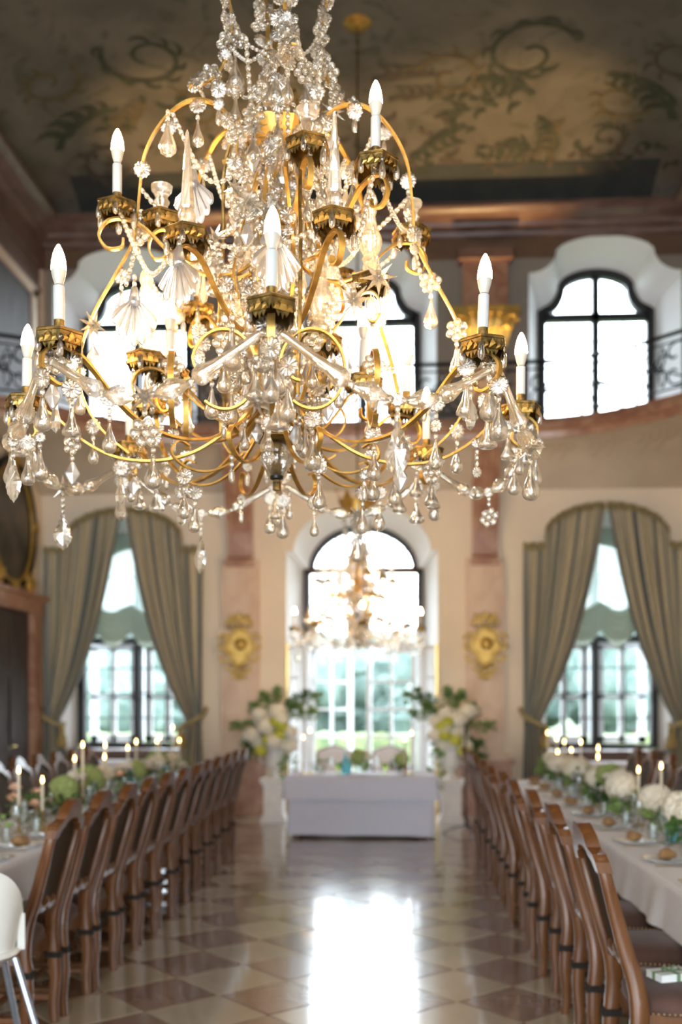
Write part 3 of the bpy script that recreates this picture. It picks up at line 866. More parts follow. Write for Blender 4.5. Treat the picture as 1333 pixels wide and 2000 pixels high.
# ------------------------------------------------------------------ pilasters and consoles
for sx in (-1, 1):
    cx = sx * 1.75
    p = struct(empty('trim_4' if sx < 0 else 'trim_5', (cx, BY, 0)))
    def pb(name, m, x0, x1, d0, d1, z0, z1, par=p): return MB().box(x0, x1, -d1, -d0, z0, z1).build(name, m, par, smooth=False)
    pb('shaft', 'pink_marble', -.27, .27, .0, .10, .86, 3.66)
    pb('inner_panel', 'pink_marble', -.20, .20, .10, .125, .95, 3.5)
    b = pb('plinth', 'red_marble', -.36, .36, .0, .2, 0, .74); pb('plinth_cap', 'red_marble', -.40, .40, .0, .26, .74, .80); pb('base_moulding', 'pink_marble', -.34, .34, .0, .18, .80, .88)
    prf = [(0, 3.60), (.16, 3.60), (.18, 3.66), (.13, 3.70), (.15, 3.95), (.22, 4.2), (.34, 4.5), (.46, 4.75), (.58, 4.98), (.66, 5.10), (.66, 5.18), (0, 5.18)]
    mb = MB(); n = len(prf)
    mb.add([(-.18, -d, z) for d, z in prf] + [(.18, -d, z) for d, z in prf], [tuple(range(n)), tuple(reversed(range(n, 2 * n)))] + [(i, n + i, n + (i + 1) % n, (i + 1) % n) for i in range(n)])
    con = mb.build('console', 'red_marble', p, angle=50)
    for q in (-.12, -.04, .04, .12):
        MB().tube([(q, -d - .004, z) for d, z in cr([(d, z, 0) for d, z in prf[3:10]], 4) for d, z in [(d, z)]] if False else [(q, -c.x - .004, c.y) for c in cr([(d, z, 0) for d, z in prf[3:10]], 4)], .022, 6).build('flute', 'red_marble', con)
    pb('console_foot', 'red_marble', -.21, .21, .0, .20, 3.55, 3.62)
    # upper pilaster between the gallery windows
    u = struct(empty('trim_6' if sx < 0 else 'trim_7', (cx, BY, 5.42)))
    def ub(name, m, x0, x1, d0, d1, z0, z1): return MB().box(x0, x1, -d1, -d0, z0 - 5.42, z1 - 5.42).build(name, m, u, smooth=False)
    ub('shaft', 'pink_marble', -.28, .28, .0, .10, 5.42, 6.85)
    ub('entablature_block', 'red_marble', -.32, .32, .0, .16, 7.22, 7.93)
    ub('cornice_block', 'cornice', -.38, .38, .0, .26, 7.84, 8.0)
    mb = MB()
    pr = [(.28, 6.62), (.28, 6.72), (.30, 6.8), (.36, 6.92), (.46, 7.02), (.44, 7.08)]
    mb.grid([[(-w, 0, z - 5.42), (-w, -.1 - (w - .28) * .5, z - 5.42), (w, -.1 - (w - .28) * .5, z - 5.42), (w, 0, z - 5.42)] for w, z in pr])
    cap = mb.build('gilded_capital', 'gold_wall', u, angle=50)
    MB().box(-.48, .48, -.24, 0, 1.66, 1.76).box(-.42, .42, -.2, 0, 1.6, 1.66).build('abacus', 'gold_wall', cap, smooth=False)
    for q in (-1, 1):
        pts = [(q * (.33 + (.12 - .013 * i / 2) * math.cos(i * .5)), -.24, 1.52 + (.12 - .013 * i / 2) * math.sin(i * .5)) for i in range(18)]
        MB().tube(pts, .03, 6).build('volute', 'gold_wall', cap)
    for q in range(7):
        x = -.27 + .09 * q
        pts = [(x, -.11, 1.22), (x * 1.1, -.16, 1.34), (x * 1.2, -.2, 1.45), (x * 1.25, -.26, 1.43)]
        MB().ribbon(cr(pts, 3), .075, .03, (1, 0, 0)).build('acanthus_leaf', 'gold_wall', cap)
    # gallery uplight standing on the gallery floor
    lampr = empty('uplight', (cx, 13.92, 5.42))
    tag(lampr, 'small black uplight on the gallery floor, ' + ('towards the oval portrait' if sx < 0 else 'nearer the black stand'), 'lamp', 'gallery uplights')
    MB().lathe([(.06, 0), (.06, .02), (.02, .03), (.02, .1), (.07, .12), (.085, .25), (.075, .25), (.06, .16), (0, .15)], 14).build('housing', 'black_metal', lampr)
    MB().lathe([(0, .19), (.06, .19), (.06, .2), (0, .2)], 14).build('lens', mat('uplight_lens', (1, .8, .5), .4, emis=(1, .62, .25), estr=20), lampr)
    ld = bpy.data.lights.new('uplight_beam', 'SPOT'); ld.energy = 110; ld.color = (1, .66, .28); ld.spot_size = math.radians(60); ld.spot_blend = .6; ld.shadow_soft_size = .05
    lo = bpy.data.objects.new('uplight_beam', ld); COL.objects.link(lo); lo.parent = lampr; lo.location = (0, 0, .27); lo.rotation_euler = (math.radians(180 + 12), 0, 0)

# gilded cartouche wall lights on the lower pilasters
def cartouche(cx, which):
    r = empty('gilded_cartouche', (cx, BY - .13, 2.42))
    tag(r, 'gilded rococo wall cartouche on the pilaster ' + which, 'wall ornament', 'gilded cartouches')
    rim = []
    for i in range(48):
        a = 2 * PI * i / 48; q = 1 + .05 * math.cos(4 * a + .6) + .03 * math.cos(7 * a)
        rim.append((.20 * q * math.cos(a), -.03, .23 * q * math.sin(a) - (.05 if math.sin(a) < -.8 else 0)))
    MB().prism([(x, z) for x, y, z in rim], -.0, .035, RX(PI / 2)).build('shield', 'gold_wall', r)
    MB().lathe([(0.0001, .07), (.05, .064), (.08, .04), (.095, .0)], 20, mtx=T(.02, -.03, .02) @ RX(PI / 2)).build('convex_disc', 'gold_wall', r)
    MB().tube([(p[0] * .98, -.045, p[2] * .98) for p in rim], .020, 6, closed=True).build('shield_rim', 'gold_wall', r)
    for q in (-1, 1):
        for (x0, z0, s0, st, tr) in ((.20, .08, .10, 0, 1), (.17, -.14, .11, 0, -1), (.10, .27, .10, .3, 1), (.08, -.30, .09, 0, -1), (.13, .36, .06, 1, 1), (.05, .40, .05, 2, 1), (.24, -.02, .06, 1, -1), (.05, -.42, .05, 0, -1)):
            pts = [(q * (x0 + s0 * (1 - i / 26) * math.cos(st + tr * i * .35)), -.06, z0 + s0 * (1 - i / 26) * math.sin(st + tr * i * .35)) for i in range(20)]
            MB().tube(pts, [.024 * (1 - i / 30) for i in range(20)], 6).build('scroll', 'gold_wall', r)
        for k in range(3):
            a = .35 + k * .55
            MB().ribbon(cr([(q * .02, -.05, .25), (q * .10 * math.sin(a), -.09, .25 + .14 * math.cos(a)), (q * .19 * math.sin(a), -.05, .25 + .20 * math.cos(a))], 4), .045, .012, (0, 1, .3)).build('leaf', 'gold_wall', r)
            MB().ribbon(cr([(q * .02, -.05, -.27), (q * .09 * math.sin(a), -.08, -.27 - .12 * math.cos(a)), (q * .13 * math.sin(a), -.05, -.27 - .18 * math.cos(a))], 4), .04, .012, (0, 1, .3)).build('leaf', 'gold_wall', r)
    for z, s_ in ((.42, .04), (-.45, .035)):
        MB().ball((0, -.04, z), s_, 10, 6, (1, .6, 1.4)).build('finial', 'gold_wall', r)
cartouche(-1.75, 'towards the oval portrait'); cartouche(1.75, 'nearer the black stand')

# ------------------------------------------------------------------ left wall: marble doorway, oval portrait, upper door
r = empty('door_2', (0, 0, 0)); struct(r)
X = -HX
MB().box(X, X + .04, 12.2, 13.75, 0, 2.85).build('door_panel', 'dark_door', r, smooth=False)
for y0 in (12.30, 13.05):
    for z0, z1 in ((.15, .9), (1.05, 1.95), (2.05, 2.75)):
        MB().box(X + .04, X + .065, y0, y0 + .60, z0, z1).build('raised_panel', 'dark_door', r, smooth=False)
MB().tube([(X + .07, 12.98, 1.0), (X + .12, 12.98, 1.02), (X + .12, 13.1, 1.02)], .012, 6).build('handle', 'brass', r)
for y0, y1 in ((11.95, 12.2), (13.75, 14.02)):
    MB().box(X, X + .13, y0, y1, 0, 2.85).build('door_jamb', 'red_marble', r, smooth=False)
MB().box(X, X + .16, 11.9, 14.06, 2.85, 3.06).box(X, X + .22, 11.86, 14.1, 3.06, 3.12).build('lintel', 'red_marble', r, smooth=False)
r = empty('door_3', (0, 0, 0)); struct(r)
MB().box(X, X + .04, 12.35, 13.85, 5.42, 7.4).build('door_panel', 'dark_door', r, smooth=False)
MB().box(X, X + .07, 12.2, 12.35, 5.42, 7.5).box(X, X + .07, 13.85, 14.0, 5.42, 7.5).box(X, X + .07, 12.2, 14.0, 7.4, 7.55).build('door_frame', 'pink_marble', r, smooth=False)
pic = empty('oval_portrait', (X + .03, 13.1, 4.0)); tag(pic, 'dark oval portrait in a gilt and black frame above the marble doorway', 'painting')
ov = [(.78 * math.cos(2 * PI * i / 40), .86 * math.sin(2 * PI * i / 40)) for i in range(40)]
mt = Matrix(((0, 0, 1, 0), (1, 0, 0, 0), (0, 1, 0, 0), (0, 0, 0, 1)))
MB().prism([(a * .9, b * .9) for a, b in ov], -.02, .02, mt).build('canvas', 'dark_picture', pic)
MB().tube([(.04, a, b) for a, b in ov], .05, 8, closed=True).build('outer_frame', 'black_metal', pic)
MB().tube([(.05, a * .9, b * .9) for a, b in ov], .022, 6, closed=True).build('gilt_fillet', 'gold_wall', pic)
for yy, zz, ss in ((.55, -.72, .14), (.0, -.88, .13), (-.55, -.72, .14), (.0, .92, .16), (.78, .1, .09), (-.78, .1, .09)):
    mb = MB(); mb.ball((.06, yy, zz), ss, 12, 8, (.5, 1, 1), .8, yy * 10); mb.build('gilt_ornament', 'gold_wall', pic)

# ------------------------------------------------------------------ curtains and blinds
def curtain(cx, P, label):
    root = empty('curtain', (cx + P * 1.0, BY - .12, 0))
    tag(root, label, 'curtain', 'tied back window curtains')
    off = T(-(cx + P * 1.0), -(BY - .12), 0)
    def top(u):
        if u < .2: return (1.17 - .32 * u / .2, 3.80)
        w = (u - .2) / .8; x = .85 * (1 - w) + .015
        return (x, 3.92 + .45 * math.sqrt(max(0, 1 - (x / .87) ** 2)))
    nu, nv = 110, 34
    rows = []; uvs = []
    NF = 7.0
    for j in range(nv + 14):
        row = []
        for i in range(nu):
            u = i / (nu - 1); tx, tz = top(u)
            mx = 1.15 - .24 * u
            if j < nv:
                v = j / (nv - 1)
                e = (.62 * v + .38 * v ** 3) if u > .15 else v * .6
                e = e * (1 - max(0, .15 - u)) if u <= .15 else e
                x = tx + (mx - tx) * e
                z = tz + (1.42 - .05 * u - tz) * v
                z -= .10 * math.sin(PI * v) * (u) * .6
                amp = .055 * (1 - .35 * v) * min(1, .35 + 3 * v)
            else:
                v = (j - nv + 1) / 14
                x = mx + (1.17 - .44 * u - mx) * min(1, v * 1.6)
                z = 1.37 - .05 * u * (1 - v) - 1.33 * v
                amp = .036 + .01 * v
            ph = 2 * PI * NF * u
            y = BY - .12 - amp * math.sin(ph + .5 * math.sin(3 * v + u * 5) + .8 * math.sin(u * 9 + P)) - .02 * math.sin(2 * ph + 1)
            row.append((cx + P * x, y, max(z, .01))); uvs.append((u, j / (nv + 13)))
        rows.append(row)
    mb = MB(); mb.grid(rows); mb.uv = uvs
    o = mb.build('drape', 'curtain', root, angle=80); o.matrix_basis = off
    # ruffled heading
    mb = MB(); L = []; Rr = []
    for i in range(140):
        u = i / 139; tx, tz = top(u); yy = BY - .13 - .04 * math.sin(u * 130)
        L.append((cx + P * tx, yy, tz + .06 + .012 * math.sin(u * 90))); Rr.append((cx + P * tx, yy - .02, tz - .05))
    mb.grid([L, Rr]); o = mb.build('ruffled_heading', 'curtain_ruffle', root, angle=80); o.matrix_basis = off
    mb = MB(); mb.tube([(cx + P * x, y, z) for x, y, z in cr([(1.2, BY - .04, 1.52), (1.16, BY - .2, 1.42), (1.02, BY - .24, 1.33), (.90, BY - .2, 1.28), (.87, BY - .1, 1.30)], 6)], .035, 8)
    o = mb.build('tieback', 'curtain_ruffle', root); o.matrix_basis = off
    mb = MB(); mb.lathe([(0, 1.28), (.03, 1.27), (.05, 1.2), (.035, 1.17), (.06, 1.13), (.085, .98), (.07, .96), (0, .97)], 12, .08, 6, T(cx + P * .86, BY - .24, 0))
    o = mb.build('tassel', 'tassel', root); o.matrix_basis = off
curtain(WX[0], -1, 'striped olive curtain between the marble doorway and its neighbouring window')
curtain(WX[0], 1, 'striped olive curtain beside the pilaster, at the window next to the marble doorway')
curtain(WX[2], -1, 'striped olive curtain beside the pilaster, at the window behind the hydrangea table')
curtain(WX[2], 1, 'striped olive curtain in the corner of the window behind the hydrangea table')
for cx in (WX[0], WX[2]):
    rows = []
    nx = 60
    for j in range(30):
        v = j / 29; row = []
        for i in range(nx):
            u = i / (nx - 1); x = cx - .98 + 1.96 * u
            sc_ = abs(math.sin(u * PI * 4)); zt = 4.28
            zb = 2.60 - .10 * sc_
            z = zt + (zb - zt) * v
            gather = max(0, (v - .72) / .28)
            y = BY + .42 + .03 * math.sin(u * PI * 8 + 1) * v - (.10 + .06 * math.sin(v * 46)) * gather * (.4 + .6 * sc_) + .012 * math.sin(v * 40 + math.sin(u * 25) * 2)
            row.append((x, y, z))
        rows.append(row)
    mb = MB(); mb.grid(rows)
    fb = mb.build('festoon_blind', 'blind', angle=80)
    rows = []
    for j in range(25):
        v = j / 24; row = []
        for i in range(nx):
            u = i / (nx - 1); x = cx - .98 + 1.96 * u; sc_ = abs(math.sin(u * PI * 4))
            row.append((x, BY + .30 - .05 * math.sin(v * PI) - .03 * abs(math.sin(v * PI * 5 + .5 * sc_)), 2.96 + .10 * (1 - sc_) - .42 * v - .12 * sc_ * v + .02 * math.sin(u * 17)))
        rows.append(row)
    MB().grid(rows).build('gathered_hem', 'blind_dense', fb, angle=80)
    tag(fb, 'sheer pale green festoon blind half lowered ' + ('in the window next to the marble doorway' if cx < 0 else 'in the window behind the hydrangea table'), 'blind')
# ------------------------------------------------------------------ chandelier
CZ = 2.20                                    # height of the lowest finial
def petal_disc(r, n, depth, thick):
    """fluted rosette in the xz plane, facing -y"""
    mb = MB(); k = n * 4; vs = []; fs = []
    rings = ((.16, .9), (.5, 1.0), (.85, .75), (1.0, .25))
    for sgn in (-1, 1):
        for (q, hgt) in rings:
            for i in range(k):
                a = 2 * PI * i / k
                lob = abs(math.cos(n * a / 2)) if False else .5 + .5 * math.cos(n * a)
                rr = r * q * (1 - .13 * (1 - lob) * q)
                h = thick * (.35 + .65 * hgt * (.45 + .55 * lob))
                vs.append((rr * math.cos(a), sgn * h, rr * math.sin(a)))
    nr = len(rings)
    for s_ in range(2):
        b = s_ * nr * k
        for j in range(nr - 1):
            for i in range(k):
                q = (i + 1) % k; f = (b + j * k + i, b + j * k + q, b + (j + 1) * k + q, b + (j + 1) * k + i)
                fs.append(f if s_ == 0 else tuple(reversed(f)))
    for i in range(k):
        q = (i + 1) % k
        fs.append(((nr - 1) * k + i, (nr - 1) * k + q, nr * k + (nr - 1) * k + q, nr * k + (nr - 1) * k + i))
    fs.append(tuple(reversed(range(k)))); fs.append(tuple(nr * k + i for i in range(k)))
    mb.add(vs, fs)
    mb.ball((0, -thick * 1.1, 0), r * .2, 8, 5)
    return mb
def flat_shape(half, thick, bevel=.75):
    """half outline (x>=0) from top to bottom, mirrored; lens-like section"""
    poly = half + [(-x, z) for x, z in reversed(half) if x > 1e-4]
    n = len(poly); mb = MB()
    cz = sum(p[1] for p in poly) / n
    vs = [(x, 0, z) for x, z in poly]
    for s_ in (-1, 1): vs += [(x * bevel, s_ * thick, cz + (z - cz) * bevel) for x, z in poly]
    vs += [(0, -thick * 1.9, z) for z in ()]
    fs = [(i, (i + 1) % n, n + (i + 1) % n, n + i) for i in range(n)] + [((i + 1) % n, i, 2 * n + i, 2 * n + (i + 1) % n) for i in range(n)]
    top = len(vs); vs += [(0, -thick * 2.2, cz), (0, thick * 2.2, cz)]
    fs += [(n + i, n + (i + 1) % n, top) for i in range(n)] + [(2 * n + (i + 1) % n, 2 * n + i, top + 1) for i in range(n)]
    mb.add(vs, fs); return mb
DROP = [(0.0001, 0), (.0035, -.002), (.0045, -.012), (.007, -.024), (.012, -.036), (.0165, -.048), (.0178, -.056), (.0155, -.065), (.009, -.071), (.0001, -.073)]
KI = {}
KI['pear_drop'] = MB().lathe(DROP, 20, .055, 10)
KI['smooth_drop'] = MB().lathe([(r * .82, z * .86) for r, z in DROP], 12)
KI['cut_drop'] = MB().lathe([(.0001, 0), (.004, -.003), (.006, -.02), (.012, -.045), (.009, -.058), (.0001, -.066)], 6)
KI['bell_drop'] = MB().lathe([(.0001, 0), (.004, -.003), (.0055, -.016), (.009, -.030), (.0155, -.043), (.0190, -.051), (.0180, -.056), (.010, -.060), (.0001, -.061)], 20, .08, 10)
KI['small_drop'] = MB().lathe([(.0001, 0), (.004, -.002), (.0065, -.01), (.0075, -.022), (.006, -.032), (.0001, -.037)], 10, .07, 5)
KI['rosette'] = petal_disc(.0215, 12, .004, .0048)
KI['small_rosette'] = petal_disc(.0145, 10, .003, .004)
fl = MB()
for i in range(6):
    a = i * PI / 3; fl.ball((.0185 * math.cos(a), 0, .0185 * math.sin(a)), .0105, 8, 6, (1, .6, 1))
fl.ball((0, -.004, 0), .008, 8, 5); KI['flower'] = fl
KI['bead'] = MB().lathe([(.0001, -.0085), (.004, -.0075), (.0062, -.003), (.0062, .003), (.004, .0075), (.0001, .0085)], 10, .06, 5)
KI['ball'] = MB().lathe([(.0001, -.019), (.010, -.0165), (.017, -.009), (.019, 0), (.017, .009), (.010, .0165), (.0001, .019)], 20, .05, 10)
KI['lozenge_bead'] = MB().lathe([(.004, -.036), (.006, -.034), (.016, -.010), (.0185, 0), (.016, .010), (.006, .034), (.004, .036)], 20, .05, 10)
KI['baluster_rod'] = MB().lathe([(.0065, 0), (.008, .004), (.0085, .02), (.0095, .08), (.012, .115), (.018, .140), (.020, .152), (.017, .163), (.009, .170), (.004, .172)], 20, .06, 10)
ko = [(0, 0), (.007, -.004), (.006, -.014), (.014, -.022), (.011, -.03), (.02, -.040), (.022, -.050), (.026, -.056), (.0265, -.066), (.023, -.074), (.022, -.082), (.016, -.088), (.012, -.096), (.005, -.100), (0, -.106)]
KI['pendalogue'] = flat_shape(ko, .005)
def palmette():
    mb = MB(); rows = []
    nt = 43
    for q in (0, .25, .5, .75, .92, 1.0):
        row = []
        for i in range(nt):
            th = math.radians(-62 + 124 * i / (nt - 1)); lob = abs(math.cos(th / math.radians(124) * 7 * PI))
            R = .098 * (.80 + .20 * math.cos(th * 1.2)) * (.90 + .10 * lob) * q
            bulge = .004 * (1 - .8 * (1 - lob)) * (1 if q < 1 else .3)
            row.append((R * math.sin(th) * .62, -bulge - .002 * q, -.020 - R * math.cos(th)))
        rows.append(row)
    mb.grid(rows); mb.grid([[(x, .003, z) for x, y, z in r_] for r_ in reversed(rows)])
    mb.grid([rows[-1], [(x, .003, z) for x, y, z in rows[-1]]])
    mb.lathe([(.0001, .0), (.006, -.003), (.009, -.015), (.012, -.03), (.012, -.04), (.0001, -.045)], 10)
    for i in range(7):
        th = math.radians(-53 + 106 * i / 6); mb.tube([(0, -.004, -.024), (.045 * math.sin(th) * .62, -.007, -.02 - .045 * math.cos(th)), (.09 * math.sin(th) * .60, -.005, -.02 - .085 * math.cos(th))], .0016, 5)
    return mb
KI['palmette'] = palmette()
KI['lozenge_plate'] = flat_shape([(0, 0), (.004, -.002), (.016, -.024), (.0165, -.030), (.004, -.052), (0, -.055)], .0035, .85)
st = MB()
for i in range(8):
    a = i * PI / 4
    st.lathe([(.005, 0), (.0065, .004), (.0001, .034)], 4, mtx=RY(a) @ T(0, 0, .002))
KI['star'] = st
KI['obelisk'] = MB().lathe([(.016, 0), (.019, .004), (.019, .03), (.014, .045), (.0165, .05), (.0155, .06), (.004, .215), (.0001, .222)], 6)
KI['turned_finial'] = MB().lathe([(.024, 0), (.026, .006), (.018, .012), (.014, .02), (.02, .03), (.014, .04), (.018, .05), (.026, .06), (.027, .07), (.018, .074), (.0001, .074)], 20, .03, 12)
KI['tall_baluster'] = MB().lathe([(.022, 0), (.026, .006), (.016, .014), (.02, .026), (.014, .034), (.022, .044), (.016, .052), (.024, .066), (.028, .085), (.026, .10), (.016, .125), (.012, .15), (.016, .162), (.012, .17), (.018, .185), (.014, .2), (.008, .212), (.0001, .216)], 20, .04, 10)
KMAT = {'palmette': 'frosted', 'lozenge_plate': 'frosted'}
KME = {k: mb.mesh('crystal_' + k, KMAT.get(k, 'crystal'), smooth=k not in ('cut_drop', 'obelisk', 'star', 'pendalogue', 'lozenge_plate'), angle=70) for k, mb in KI.items()}
PARTNAME = {'bead': 'crystal_bead', 'ball': 'crystal_ball', 'star': 'crystal_star', 'flower': 'crystal_flower'}

# candle fittings
hexr = .058
mbc = MB()
hexp = lambda r, z: [(r * math.cos(PI / 6 + i * PI / 3), r * math.sin(PI / 6 + i * PI / 3), z) for i in range(6)]
mbc.grid([hexp(.012, .006), hexp(hexr * .95, .006), hexp(hexr * 1.04, .002), hexp(hexr * 1.04, -.003), hexp(hexr, -.004)], closed=True)
mbc.grid([hexp(.012, .0), hexp(hexr * .95, .0)], closed=True)
tray = mbc.mesh('candle_tray', 'aged_gold', smooth=False)
mbs = MB()                                    # lambrequin skirt with a ragged leaf edge
per = 12
up_, lo_, lo2 = [], [], []
for i in range(6):
    a0 = PI / 6 + i * PI / 3; a1 = a0 + PI / 3
    p0 = Vector((math.cos(a0), math.sin(a0), 0)) * hexr; p1 = Vector((math.cos(a1), math.sin(a1), 0)) * hexr
    for k in range(per):
        p = p0.lerp(p1, k / per)
        drop = 1.3 * (.012, .020, .016, .024, .030, .022, .034, .022, .030, .024, .016, .020)[k]
        up_.append(tuple(p + Vector((0, 0, -.003)))); lo_.append(tuple(p * .985 + Vector((0, 0, -.004 - drop))))
mbs.grid([up_, lo_], closed=True)
n = len(mbs.v); mbs.grid([[(x * .96, y * .96, z) for x, y, z in lo_], [(x * .96, y * .96, z) for x, y, z in up_]], closed=True)
skirt = mbs.mesh('tray_skirt', 'aged_gold', smooth=False)
mbl = MB()
for i in range(6):
    a = PI / 6 + (i + .5) * PI / 3
    for dx, w, h in ((-.016, .008, .016), (0, .011, .026), (.016, .008, .016)):
        mbl.add([(-w + dx, 0, 0), (w + dx, 0, 0), (dx + w * .6, -.002, h * .5), (dx + w * .9, -.002, h * .6), (dx, 0, h), (dx - w * .9, -.002, h * .6), (dx - w * .6, -.002, h * .5)],
                [(0, 1, 2, 3, 4, 5, 6), (6, 5, 4, 3, 2, 1, 0)], RZ(a + PI / 2) @ T(0, -hexr * .90, -.03))
leafband = mbl.mesh('tray_leaf', 'gold', smooth=False)
socket = MB().lathe([(.016, 0), (.018, .004), (.0125, .008), (.0125, .030), (.0001, .030)], 12).mesh('candle_socket', 'aged_gold')
sleeve = MB().lathe([(.0128, .0), (.0132, .002), (.0132, .078), (.0125, .080), (.0001, .080)], 14).mesh('candle_sleeve', 'sleeve')
bbase = MB().lathe([(.009, 0), (.0105, .003), (.014, .014), (.0172, .028), (.0175, .034), (.0001, .034)], 16).mesh('bulb_base', 'bulb_base')
bbulb = MB().lathe([(.0175, 0), (.0178, .006), (.0168, .020), (.0135, .036), (.0085, .050), (.003, .060), (.0001, .062)], 16).mesh('lit_bulb', 'bulb')

def radial_strap(rz, w, t, n=6):
    pts = cr([(r, 0, z - CZ) for r, z in rz], n)
    return MB().ribbon(pts, w, t, (0, 1, 0))
lower_arm = [(.08, 2.44), (.14, 2.37), (.24, 2.305), (.35, 2.28), (.46, 2.29), (.55, 2.335), (.62, 2.395), (.67, 2.425), (.72, 2.425), (.755, 2.395), (.75, 2.355), (.715, 2.335), (.685, 2.35), (.685, 2.375)]
body = [(.42, 2.30), (.50, 2.37), (.555, 2.47), (.56, 2.58), (.52, 2.70), (.46, 2.81), (.405, 2.92), (.392, 3.04), (.375, 3.16), (.32, 3.26), (.245, 3.315), (.165, 3.30), (.115, 3.23), (.12, 3.16), (.155, 3.14)]
low_scroll = [(.06, 2.36), (.12, 2.28), (.20, 2.235), (.27, 2.24), (.31, 2.275), (.29, 2.31), (.26, 2.30)]
cage = [(.25, 3.325), (.19, 3.35), (.145, 3.42), (.13, 3.52), (.15, 3.64), (.19, 3.74)]
inner = [(.06, 3.10), (.10, 2.95), (.13, 2.80), (.10, 2.66), (.14, 2.55), (.10, 2.44)]
STR = {'lower_arm': radial_strap(lower_arm, .017, .0065), 'body_strap': radial_strap(body, .014, .006), 'low_scroll': radial_strap(low_scroll, .013, .005),
       'cage_strap': radial_strap(cage, .013, .005), 'inner_strap': radial_strap(inner, .010, .005)}
STRM = {k: v.mesh(k, 'gold', angle=50) for k, v in STR.items()}
up_arm = MB().ribbon(cr([(.03, 0, -.10), (.10, 0, -.165), (.19, 0, -.175), (.27, 0, -.12), (.335, 0, -.055), (.385, 0, -.035), (.425, 0, -.045), (.445, 0, -.085), (.425, 0, -.12), (.39, 0, -.115), (.385, 0, -.09)], 6), .015, .006, (0, 1, 0)).mesh('upper_arm', 'gold', angle=50)
cpts = []
for i in range(40):
    t = i / 39; a = -2.2 + t * 6.0; q = .085 if t < .85 else .085 * (1 - (t - .85) * 3.4)
    cpts.append((q * math.cos(a), 0, q * 1.22 * math.sin(a)))
c_scroll = MB().ribbon(cpts, .016, .006, (0, 1, 0)).mesh('c_scroll', 'gold', angle=50)
curl_pts = []
for i in range(30):
    t = i / 29; a = PI * .5 - t * 5.4; q = .055 * (1 - .62 * t)
    curl_pts.append((q * math.cos(a), 0, q * math.sin(a)))
curl = MB().ribbon(curl_pts, .012, .005, (0, 1, 0)).mesh('curl_scroll', 'gold', angle=50)

LOWA = [math.radians(-84 + 45 * k) for k in range(8)]
# (dx, dy, z of tray, kind) : measured round the axis
MID = [(-.335, .10, 2.585, 'bulb'), (.245, .15, 2.565, 'bulb'), (.375, .24, 2.515, 'bulb'), (-.455, .33, 2.56, 'bulb'), (-.385, .02, 2.60, 'tall_baluster'), (.10, .30, 2.62, 'bulb'), (.135, -.09, 2.60, 'tall_baluster')]
UP = [(-.44, -.09, 2.985, 'bulb'), (.29, -.25, 3.0, 'bulb'), (-.30, .35, 2.87, 'bulb'), (.39, .14, 3.0, 'turned_finial'), (-.19, -.33, 2.79, 'obelisk'), (.19, -.37, 2.80, 'obelisk'),
      (.11, -.24, 3.06, 'turned_finial'), (-.33, -.02, 2.985, 'turned_finial'), (.27, .0, 2.80, 'tall_baluster'), (-.10, .10, 2.84, 'obelisk'), (.15, .42, 3.0, 'bulb')]

